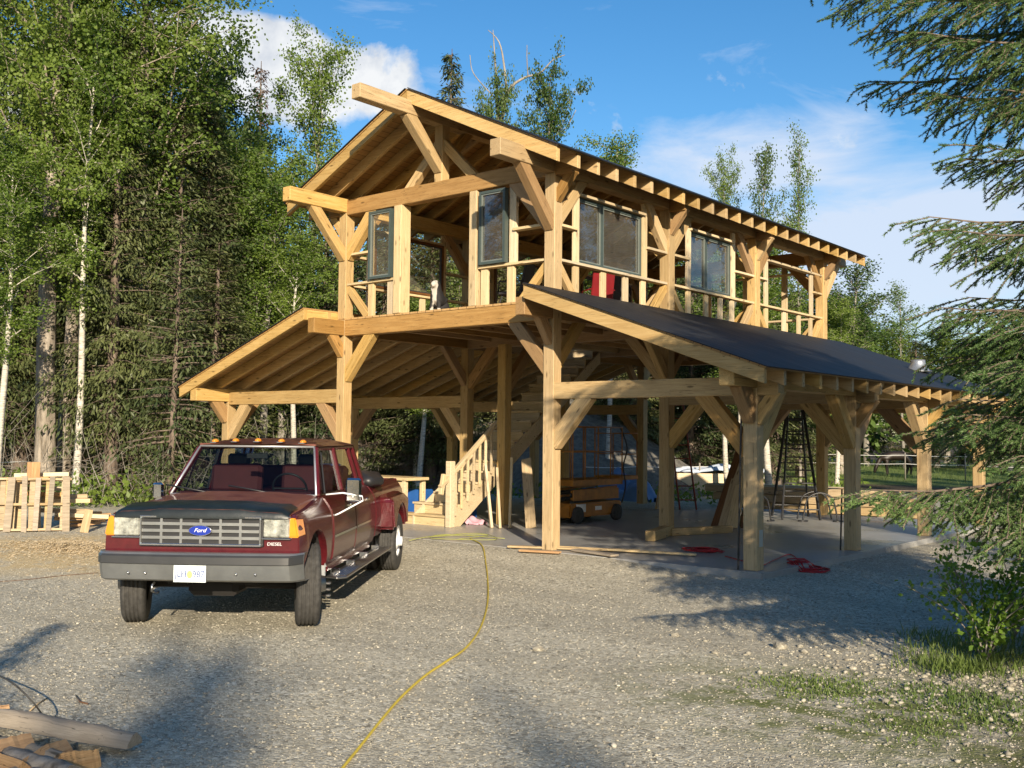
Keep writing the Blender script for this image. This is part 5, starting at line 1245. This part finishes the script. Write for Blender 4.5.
# hoses and cords
def onground(pts, dz=.012): return [Vector((p_.x, p_.y, max(gz(p_.x, p_.y), 0.0 if (-8.6 < p_.x < 3.62 and -.22 < p_.y < 10.3) else -9)+dz)) for p_ in pts]
hp = smoothpath([at(u, v) for u, v in ((470, 549), (482, 556), (486, 568), (488, 585), (487, 605), (480, 628), (466, 648), (446, 662), (425, 676), (402, 696), (382, 718), (362, 742), (340, 768), (318, 795), (300, 830))], 10)
tag(tube('hose', onground(hp), .010, 'yellow_hose', None, 6), 'yellow air hose snaking across the gravel toward the photographer', 'hose')
q = np.random.RandomState(9); pts = []
for i in range(9): pts.append(at(458+40*math.sin(i*1.7)+q.normal(0, 8), 548+3.2*math.cos(i*2.3)+q.normal(0, 1)))
tag(tube('hose', onground(smoothpath(pts, 5), .03), .006, 'lime_hose', None, 5), 'tangled coil of yellow-green hose at the slab edge', 'hose')
def coil(cx, cy, r, n_, mat, lab, seed=1, sq=.8, rr=.009):
    q = np.random.RandomState(seed); pts = []
    for i in range(n_*12): a = i/12*2*PI; k = r*(.72+.28*math.sin(i*.37+seed))+q.normal(0, .01); pts.append(Vector((cx+k*math.cos(a), cy+k*sq*math.sin(a), 0)))
    g = onground(pts, .012)
    for i, p_ in enumerate(g): p_.z += .012*(i//12 % 4)
    return tag(tube('hose', g, rr, mat, None, 5), lab, 'hose')
p = at(703, 562); coil(p.x, p.y, .34, 6, 'red_hose', 'coiled red air hose on the slab edge beside the corner post', 2)
p = at(808, 576); coil(p.x, p.y, .30, 6, 'red_hose', 'flat coil of red hose lying in the spruce shadow', 5)
tag(tube('cord', onground(smoothpath([at(*a) for a in ((725, 568), (745, 574), (757, 580), (775, 572), (790, 566), (800, 574))], 8)), .008, 'red_hose', None, 5), 'red cord looping past the foot of the corner post', 'cord')
tag(tube('cord', onground(smoothpath([at(*a) for a in ((-30, 583), (20, 580), (60, 576), (98, 573))], 6), .006), .004, 'brown_trim', None, 5), 'thin reddish cord running over the gravel to the truck bumper', 'cord')

# stacked lumber behind the slab
kk = 0
for lay in range(3):
    for r_ in range(3 if lay < 2 else 2):
        x1 = 1.45-.25*lay-.3*(r_ % 2)+.2*math.sin(kk*2.1); y = 12.2+.42*r_; z = gz(0, 12.6)+.16+.205*lay
        wbeam('timber', (x1-5.1, y, z), (x1, y+.03*math.sin(kk), z), .30, .19, 'timber_brown' if kk % 3 else 'old_board', ['bottom', 'middle', 'top'][lay]+' course squared timber in the stack behind the slab, '+['nearest the slab', 'centre row', 'far row'][r_], 'timber', 'timbers stacked behind the slab', bev=.01); kk += 1
for i, x in enumerate((-3.0, -1.2, .6)): wbeam('bearer', (x, 11.9, gz(0, 12.6)+.03), (x, 13.3, gz(0, 12.6)+.03), .09, .07, 'grey_wood', 'low wooden bearer under the timber stack, '+['toward the lift', 'in the middle', 'toward the spruce'][i], 'bearer')
for i in range(7):
    zb_ = gz(-3, 16)+.06+.075*i; wbeam('board', (-5.0+.12*math.sin(i*2), 15.6, zb_), (-1.6+.2*math.cos(i*1.3), 15.9, zb_), .42, .06, 'split_wood' if i % 2 else 'stud', 'board number counted from the ground: '+['lowest', 'second', 'third', 'fourth', 'fifth', 'sixth', 'topmost'][i]+' sawn slab in the pile behind the stepladder', 'board', 'sawn slabs piled behind the stepladder')
e = empty('lumber_crate', (-7.3, 18.0, gz(-7.3, 18.0)), .55, label='long pale plywood-sided lumber pack behind the ladder', cat='lumber pack')
box('side_panel', (0, -.55, .42), (3.0, .03, .62), 'stud', e); box('end_panel', (1.48, 0, .42), (.03, 1.07, .62), 'stud', e); box('core', (-.02, .02, .42), (2.9, 1.0, .60), 'old_board', e)
for x in (-1.1, 0, 1.1): box('skid', (x, 0, .055), (.1, 1.0, .11), 'grey_wood', e)
rumpled('tarp', -7.1, 18.1, 1.55, .62, .20, 'tarp_white', 'pale blue-white tarpaulin draped on top of the plywood lumber pack', 'tarpaulin', 7, gz(-7.3, 18)+.73, rz=.55)
rumpled('tarp', -7.0, 12.4, 1.1, .8, .62, 'tarp_blue', 'crumpled blue tarpaulin heap behind the orange lift', 'tarpaulin', 3, gz(-7, 12.4))
rumpled('tarp', -2.2, 11.5, .9, .35, .05, 'tarp_white', 'flat pale sheet lying beyond the slab near the timber stack', 'plastic sheet', 5, gz(-2.2, 11.5))

# pallets leaning on the scrap heap
def pallet(x, y, z, rz, tilt, lab, mat='grey_wood', w=1.15, h=1.05):
    e = empty('pallet', (x, y, z), rz, label=lab, cat='pallet'); e.rotation_euler = (tilt, 0, rz)
    for i, xx in enumerate((-.50, -.24, -.02, .22, .50)): box('deck_board', (xx, -.06, h/2+.01*math.sin(i*3)), (.13 if i in (0, 4) else .095, .02, h+.03*math.sin(i*2.2)), mat, e, bev=.003, rot=(0, R(2.2*math.sin(i*4.1+1)), 0))
    for i, zz_ in enumerate((.04, h/2, h-.04)): box('stringer', (0, 0, zz_), (w, .09, .045), 'old_board', e, bev=.003)
    for xx in (-.46, -.13, .16, .44): box('back_board', (xx, .06, h/2), (.10, .02, h), 'old_board', e, bev=.003)
a = at(5, 531, -.17); b = at(68, 530, -.17); c = (a+b)/2; ang = math.atan2(b.y-a.y, b.x-a.x)
pallet(c.x, c.y, gz(c.x, c.y), ang, R(-12), 'grey weathered pallet leaning upright in front, nearest the yard')
nrm = Vector((-math.sin(ang), math.cos(ang), 0)); dr_ = Vector((math.cos(ang), math.sin(ang), 0))
d = c+nrm*.28-dr_*.55; pallet(d.x, d.y, gz(d.x, d.y), ang+.05, R(-12), 'paler pallet leaning behind the weathered one and poking out beside it', 'old_board')
q = np.random.RandomState(4)
for i in range(11):
    s = q.uniform(-1.1, .75); k = .55+.3*q.rand(); z = gz(c.x, c.y)+.20+.085*i; p0 = c+nrm*k+dr_*(s-.45); p1 = c+nrm*(k+q.normal(0, .2))+dr_*(s+.55)
    wbeam('offcut', (p0.x, p0.y, z), (p1.x, p1.y, z+q.normal(0, .03)), .16, .08, ['split_wood', 'stud', 'old_board'][i % 3], 'sawn offcut in the scrap heap stacked behind the pallets', 'offcut', 'offcuts heaped behind the pallets')
d = c+nrm*.45-dr_*.15; wbeam('offcut', (d.x, d.y, gz(d.x, d.y)+.95), (d.x, d.y, gz(d.x, d.y)+1.32), .22, .16, 'split_wood', 'square orange block standing on top of the scrap heap', 'offcut')
for i in range(12):
    p = at(q.uniform(74, 100), q.uniform(514, 527)); a_ = q.uniform(-.5, .6); l_ = q.uniform(.35, .8); z = gz(p.x, p.y)+.05+.04*(i % 5); dv = Vector((math.cos(ang+a_), math.sin(ang+a_), 0))*l_/2
    wbeam('offcut', (p.x-dv.x, p.y-dv.y, z), (p.x+dv.x, p.y+dv.y, z+.02), q.uniform(.08, .15), .05, ['grey_wood', 'split_wood', 'stud'][i % 3], 'thin offcut in the low scrap pile between the pallets and the truck', 'offcut', 'low scrap pile between pallets and truck')
p = at(84, 531, -.15); wbeam('board', (p.x, p.y, gz(p.x, p.y)), (p.x+nrm.x*.22+dr_.x*.06, p.y+nrm.y*.22+dr_.y*.06, gz(p.x, p.y)+.42), .15, .03, 'old_board', 'short pale board stood on end against the low scrap pile', 'board', up=tuple(-nrm))

# split wood and a slabbed log at the near corner
def slab_(name, p0, p1, w_, h_, mat, lab, seed, cat='split log', group=None):
    p0, p1 = Vector(p0), Vector(p1); q = random.Random(seed); mw, Ln = frame_to(p0, p1); bm = bmesh.new(); n_ = 14; rings = []
    if mat == 'split_wood':
        prof = [(-.5, -.2), (-.34, .35), (.02, 1.0), (.38, .45), (.5, -.15)]
        for i in range(n_+1):
            t = i/n_; x = (t-.5)*Ln; k = 1-.18*abs(t-.5)**1.5+.05*q.uniform(-1, 1); rings.append([bm.verts.new((x, a*w_*k*(1+.04*q.uniform(-1, 1)), b*h_*k+.01*math.sin(t*4+seed))) for a, b in prof])
        for i in range(n_):
            for a in range(5): bm.faces.new((rings[i][a], rings[i][(a+1) % 5], rings[i+1][(a+1) % 5], rings[i+1][a]))
        bm.faces.new(rings[0]); bm.faces.new(rings[-1][::-1]); o = link(name, from_bm(name, bm), mat, None); o.matrix_world = mw; return tag(o, lab, cat, group)
    for i in range(n_+1):
        t = i/n_; x = (t-.5)*Ln; k = 1-.30*abs(t-.45)**1.5+.09*q.uniform(-1, 1); ring = []
        for a in range(10):
            th = PI*a/9; rr = k*(1+.09*q.uniform(-1, 1)); ring.append(bm.verts.new((x, math.cos(th)*w_/2*rr, math.sin(th)*h_*rr-.3*h_+.04*math.sin(t*5+seed)*h_)))
        rings.append(ring)
    for i in range(n_):
        for a in range(9): bm.faces.new((rings[i][a], rings[i][a+1], rings[i+1][a+1], rings[i+1][a]))
        bm.faces.new((rings[i][9], rings[i][0], rings[i+1][0], rings[i+1][9]))
    bm.faces.new(rings[0]); bm.faces.new(rings[-1][::-1]); o = link(name, from_bm(name, bm), mat, None, smooth=True); o.data.set_sharp_from_angle(angle=R(45)); o.matrix_world = mw; return tag(o, lab, cat, group)
def gp3(u, v, dz): p_ = at(u, v, -.16+dz); return (p_.x, p_.y, gz(p_.x, p_.y)+dz)
slab_('log', gp3(-6, 716, .12), gp3(135, 738, .08), .17, .09, 'grey_wood', 'long pale barkless log lying on top of the split wood pile', 1, 'log')
for i, (u0, v0, u1, v1, dz, w_, m_, lb) in enumerate([(-40, 735, 60, 758, .07, .16, 'grey_wood', 'brown split log under the pale log, bark side up'), (-50, 752, 22, 772, .07, .15, 'split_wood', 'split log end with orange face closest to the picture corner'), (20, 770, 66, 748, .05, .12, 'split_wood', 'orange split wedge tucked beneath the middle of the pale log'),
        (-20, 778, 60, 772, .05, .16, 'grey_wood', 'flat grey slab at the bottom of the wood pile'), (60, 765, 98, 757, .03, .10, 'split_wood', 'small orange wedge poking out beyond the split logs'), (-50, 722, 8, 716, .10, .14, 'split_wood', 'pale split piece at the back of the wood pile'), (-30, 742, 72, 770, .09, .15, 'bark_grey', 'bark-covered split log lying across the middle of the wood pile'), (-40, 760, 30, 745, .10, .13, 'split_wood', 'tan split log with its cut face up, between the bark-covered one and the pale log'), (-60, 790, 40, 800, .05, .18, 'grey_wood', 'wide grey slab half out of view under the wood pile')]):
    slab_('log', gp3(u0, v0, dz), gp3(u1, v1, dz*.8), w_, .08, m_, lb, 10+i)
cp = smoothpath([Vector(gp3(-25, 668, .02)), Vector(gp3(8, 680, .26)), Vector(gp3(32, 700, .22)), Vector(gp3(48, 722, .02))], 8); tag(tube('cable', cp, .006, 'rubber', None, 6), 'springy black cable arching out of the split wood pile', 'cable')
cp = smoothpath([Vector(gp3(5, 690, .02)), Vector(gp3(40, 690, .012)), Vector(gp3(62, 705, .012)), Vector(gp3(60, 732, .02))], 8)
tag(tube('twig', onground([at(88, 705), at(80, 703), at(76, 697)], .01), .006, 'brown_trim', None, 5), 'small reddish forked twig lying on the gravel', 'twig')
tag(tube('twig', onground([at(30, 712), at(38, 705), at(47, 700)], .01), .006, 'old_board', None, 5), 'short tan stick on the gravel behind the wood pile', 'stick')

# rope fences
def rope_fence(pts, zs, lab, sag=.03, posts=True, pr=.03):
    a0 = Vector((pts[0][0], pts[0][1], gz(*pts[0][:2]))); e = empty('rope_fence', a0, 0, label=lab, cat='fence'); P3 = [Vector((x, y, gz(x, y)))-a0 for x, y in pts]
    if posts:
        for p_ in P3: tube('post', [p_, p_+Vector((0, 0, max(zs)+.12))], pr, 'bark_silver', e, 6)
    for z in zs:
        rp = []
        for a, b in zip(P3[:-1], P3[1:]):
            for k in range(7): t = k/7; rp.append(a.lerp(b, t)+Vector((0, 0, z-sag*math.sin(PI*t))))
        rp.append(P3[-1]+Vector((0, 0, z))); tube('rope', rp, .011, 'rope_white', e, 5)
S_ = lambda u, D: tuple(spot(u, D)[:2])
rope_fence([S_(-60, 24.5), S_(34, 27.5)], (1.1,), 'white rope strung to the cottonwood trunk behind the pallets', posts=False)
rope_fence([S_(770, 50), S_(845, 49), S_(905, 48.5), S_(965, 48), S_(1030, 47.5), S_(1100, 47)], (.75, 1.15), 'white rope paddock fence in front of the grazing horse')
rope_fence([S_(585, 32), S_(640, 33), S_(700, 34), S_(760, 36)], (.95,), 'white rope fence across the clearing behind the barn')

# horse grazing in the paddock
hp_ = spot(897, 53); he = empty('horse', (hp_.x, hp_.y, gz(hp_.x, hp_.y)), YAW*0+math.atan2(_rt.y, _rt.x)+PI, label='dark horse grazing with lowered head in the green paddock', cat='horse')
v = [(0, 0, 1.22), (.45, 0, 1.20), (.75, 0, 1.18), (-.45, 0, 1.20), (-.72, 0, 1.22), (.98, 0, 1.02), (1.18, 0, .72), (1.30, 0, .42), (1.36, 0, .18),
     (.66, .16, .80), (.70, .16, .45), (.66, .16, .06), (.66, -.16, .80), (.52, -.16, .45), (.50, -.16, .06), (-.66, .17, .85), (-.80, .17, .52), (-.74, .17, .06), (-.62, -.17, .85), (-.72, -.17, .52), (-.60, -.17, .06), (-.90, 0, 1.05), (-.98, 0, .55)]
ed = [(0, 1), (1, 2), (0, 3), (3, 4), (2, 5), (5, 6), (6, 7), (7, 8), (2, 9), (9, 10), (10, 11), (2, 12), (12, 13), (13, 14), (4, 15), (15, 16), (16, 17), (4, 18), (18, 19), (19, 20), (4, 21), (21, 22)]
rad = [.30, .29, .25, .31, .26, .19, .13, .12, .08, .13, .07, .055, .13, .07, .055, .16, .085, .06, .16, .085, .06, .05, .05]
skinned('body', v, ed, rad, 'horse_coat', he); he.scale = (.85, .85, .85)
cards_m = cards([(1.0+.03*i, (-1)**i*.02, 1.14-.07*i) for i in range(9)], [(.3, 0, -1)]*9, [(1, 0, 0)]*9, [.26]*9, [.08]*9, 'mane', 'horse_coat'); link('mane', cards_m, None, he)

# dog on the upper floor
n = N('dog_coat'); v_ = n.coord(); f = n.noise(v_, 5.5, 2); sp_ = n.n('SeparateXYZ'); n.l(v_, sp_.inputs[0]); front_ = n.math('MULTIPLY', n.math('SUBTRACT', sp_.outputs[0], .13), 4.0)
fr_ = n.math('ADD', n.math('SUBTRACT', n.math('MINIMUM', front_, .5), n.math('MULTIPLY', n.math('ABSOLUTE', sp_.outputs[1]), 7.0)), n.math('MULTIPLY', f, .8), True)
fr_ = n.math('MAXIMUM', fr_, n.math('MULTIPLY', n.math('SUBTRACT', .13, sp_.outputs[2]), 9.0, True))
n.col(n.ramp(fr_, [(.40, (.012, .011, .012)), (.50, (.46, .43, .38))])); n.set(Roughness=.8); M['dog_coat'] = n.m
de = empty('dog', (-2.85, .45, ZF), R(-70), label='black and white dog sitting at the open front of the upper floor', cat='dog')
v = [(0, 0, .14), (.10, 0, .26), (.16, 0, .38), (.20, 0, .50), (.27, 0, .50), (.34, 0, .46), (.19, .07, .20), (.21, .07, .02), (.26, .07, .015), (.19, -.07, .20), (.21, -.07, .02), (.26, -.07, .015), (-.02, .11, .08), (.12, .12, .03), (-.02, -.11, .08), (.12, -.12, .03), (-.20, 0, .03), (-.32, .06, .03), (.19, .06, .56), (.19, -.06, .56)]
ed = [(0, 1), (1, 2), (2, 3), (3, 4), (4, 5), (1, 6), (6, 7), (7, 8), (1, 9), (9, 10), (10, 11), (0, 12), (12, 13), (0, 14), (14, 15), (0, 16), (16, 17), (3, 18), (3, 19)]
rad = [.13, .125, .085, .075, .06, .032, .045, .03, .028, .045, .03, .028, .085, .04, .085, .04, .035, .025, .022, .022]
skinned('body', v, ed, rad, 'dog_coat', de)
for s in (1, -1): lathe('eye', [(0, -.008), (.008, 0), (0, .008)], 'black_plastic', de, axis='X' if False else 'Y', n=8, loc=(.285, s*.035, .53))
lathe('nose', [(0, -.014), (.014, 0), (0, .014)], 'black_plastic', de, n=8, loc=(.375, 0, .465))
# chairs upstairs
def chair(x, y, rz, mat, lab):
    e = empty('chair', (x, y, ZF), rz, label=lab, cat='chair'); e.scale = (.85, .85, .80) if mat == 'red_chair' else (1, 1, 1); box('seat', (0, 0, .42), (.5, .5, .05), mat, e, bev=.015); box('backrest', (-.24, 0, .70), (.05, .5, .55), mat, e, bev=.02, rot=(0, R(-12), 0))
    for a in (-1, 1):
        for b in (-1, 1): tube('leg', [(a*.17, b*.17, .40), (a*.27, b*.27, 0)], .012, mat, e, 6)
    for b in (-1, 1): tube('armrest', [(-.24, b*.27, .62), (.2, b*.27, .62), (.23, b*.25, .42)], .014, mat, e, 6)
chair(-.95, 2.55, R(150), 'red_chair', 'red folding chair visible under the first side window upstairs'); chair(-1.5, 3.9, R(120), 'dark_chair', 'black chair on the upper floor further in than the red one')
chair(-2.1, 1.6, R(200), 'dark_chair', 'dark chair standing behind the dog on the upper floor')
# ------------------------------------------------------------------ light and sky
sc = bpy.context.scene
SUNV = Vector((.762, -.648, 0)).normalized(); EL = R(19.0)
sunv = SUNV*math.cos(EL)+Vector((0, 0, math.sin(EL)))
ld = bpy.data.lights.new('sun', 'SUN'); ld.energy = 5.0; ld.angle = R(.55); ld.color = (1.0, .86, .66)
so = bpy.data.objects.new('sun', ld); C.objects.link(so); so.rotation_euler = (-sunv).to_track_quat('-Z', 'Y').to_euler()
w = bpy.data.worlds.new('World'); sc.world = w; w.use_nodes = True; t = w.node_tree; bg = t.nodes['Background']
def wn(kind, **k):
    x = t.nodes.new('ShaderNode'+kind)
    for a, b in k.items(): setattr(x, a, b)
    return x
sky = wn('TexSky', sky_type='NISHITA', sun_disc=False); sky.sun_elevation = EL; sky.sun_rotation = math.atan2(SUNV.x, SUNV.y); sky.altitude = 200; sky.air_density = 1.0; sky.dust_density = .6; sky.ozone_density = 2.2
tc = wn('TexCoord'); dirv = tc.outputs['Generated']
def wm(op, a, b=0., clamp=False):
    x = wn('Math', operation=op); x.use_clamp = clamp
    for q_, i in ((a, 0), (b, 1)):
        if hasattr(q_, 'links'): t.links.new(q_, x.inputs[i])
        else: x.inputs[i].default_value = q_
    return x.outputs[0]
def lobe(u, v, ru, rv, pw=1.0):
    "soft elliptical region of the sky around a compass direction and height"
    d = ray(u, v).normalized(); side = Vector((d.y, -d.x, 0)).normalized(); upv = side.cross(d)
    a = wn('VectorMath', operation='DOT_PRODUCT'); t.links.new(dirv, a.inputs[0]); a.inputs[1].default_value = side
    b = wn('VectorMath', operation='DOT_PRODUCT'); t.links.new(dirv, b.inputs[0]); b.inputs[1].default_value = upv
    c = wn('VectorMath', operation='DOT_PRODUCT'); t.links.new(dirv, c.inputs[0]); c.inputs[1].default_value = d
    x = wm('DIVIDE', a.outputs['Value'], ru/F); y = wm('DIVIDE', b.outputs['Value'], rv/F)
    r = wm('SQRT', wm('ADD', wm('MULTIPLY', x, x), wm('MULTIPLY', y, y)))
    return wm('MULTIPLY', wm('SUBTRACT', 1.0, r, True), wm('GREATER_THAN', c.outputs['Value'], 0)), x, y
def wnoise(scale, detail, rough, stretch=(1, 1, 1), dist=0):
    mp = wn('Mapping'); mp.inputs['Scale'].default_value = stretch; t.links.new(dirv, mp.inputs[0]); x = wn('TexNoise'); x.inputs['Scale'].default_value = scale; x.inputs['Detail'].default_value = detail; x.inputs['Roughness'].default_value = rough; x.inputs['Distortion'].default_value = dist
    t.links.new(mp.outputs[0], x.inputs['Vector']); return x.outputs['Fac']
def wramp(f, stops):
    x = wn('ValToRGB'); cr = x.color_ramp
    while len(cr.elements) < len(stops): cr.elements.new(.5)
    for e, (p, c) in zip(cr.elements, stops): e.position = p; e.color = (*c, 1) if hasattr(c, '__len__') else (c, c, c, 1)
    t.links.new(f, x.inputs[0]); return x.outputs[0]
# cumulus
nz = wnoise(15, 7, .58, dist=.3); cum = None
for (u, v, ru, rv) in ((285, 78, 115, 62), (345, 88, 112, 56), (215, 45, 95, 45), (60, 100, 120, 80)):
    l_, x_, y_ = lobe(u, v, ru, rv); cum = l_ if cum is None else wm('MAXIMUM', cum, l_)
cm = wramp(wm('ADD', cum, wm('MULTIPLY', wm('SUBTRACT', nz, .5), 1.3)), [(.20, 0), (.42, 1)])
shade = wramp(wm('ADD', wnoise(22, 5, .6), wm('MULTIPLY', cum, .2)), [(.35, (.50, .56, .66)), (.68, (.86, .88, .90))])
# thin high cloud
ci = wnoise(5.5, 7, .62, (1, 1, 3.4), .6); th = None
for (u, v, ru, rv, g) in ((760, 165, 190, 60, .9), (900, 255, 280, 130, 1.25), (930, 215, 150, 60, 1.15), (450, 400, 500, 120, .3)):
    l_, x_, y_ = lobe(u, v, ru, rv); l_ = wm('MULTIPLY', l_, g); th = l_ if th is None else wm('MAXIMUM', th, l_)
ts = wm('MULTIPLY', wramp(wm('ADD', wm('MULTIPLY', th, 1.0), wm('MULTIPLY', wm('SUBTRACT', ci, .5), 1.6)), [(.12, 0), (.75, 1)]), .9)
hs = wn('HueSaturation'); hs.inputs['Saturation'].default_value = 1.32; t.links.new(sky.outputs[0], hs.inputs['Color'])
def wmix(f, a, b):
    x = wn('Mix', data_type='RGBA')
    t.links.new(f, x.inputs[0])
    for q_, i in ((a, 6), (b, 7)):
        if hasattr(q_, 'links'): t.links.new(q_, x.inputs[i])
        else: x.inputs[i].default_value = (*q_, 1)
    return x.outputs[2]
CS = 6.5
sc1 = wn('VectorMath', operation='SCALE'); t.links.new(shade, sc1.inputs[0]); sc1.inputs['Scale'].default_value = CS
c = wmix(ts, hs.outputs[0], (.66*CS, .75*CS, .90*CS)); c = wmix(cm, c, sc1.outputs[0])
t.links.new(c, bg.inputs[0]); bg.inputs[1].default_value = .10
vs = sc.view_settings; vs.view_transform = 'Standard'; vs.look = 'None'; vs.exposure = .72; vs.gamma = 1; vs.use_curve_mapping = False
sc.cycles.max_bounces = 6; sc.cycles.diffuse_bounces = 2; sc.cycles.glossy_bounces = 3; sc.cycles.transmission_bounces = 4; sc.cycles.transparent_max_bounces = 12; sc.cycles.caustics_reflective = False; sc.cycles.caustics_refractive = False
sc.cycles.use_denoising = True; sc.cycles.sample_clamp_indirect = 6
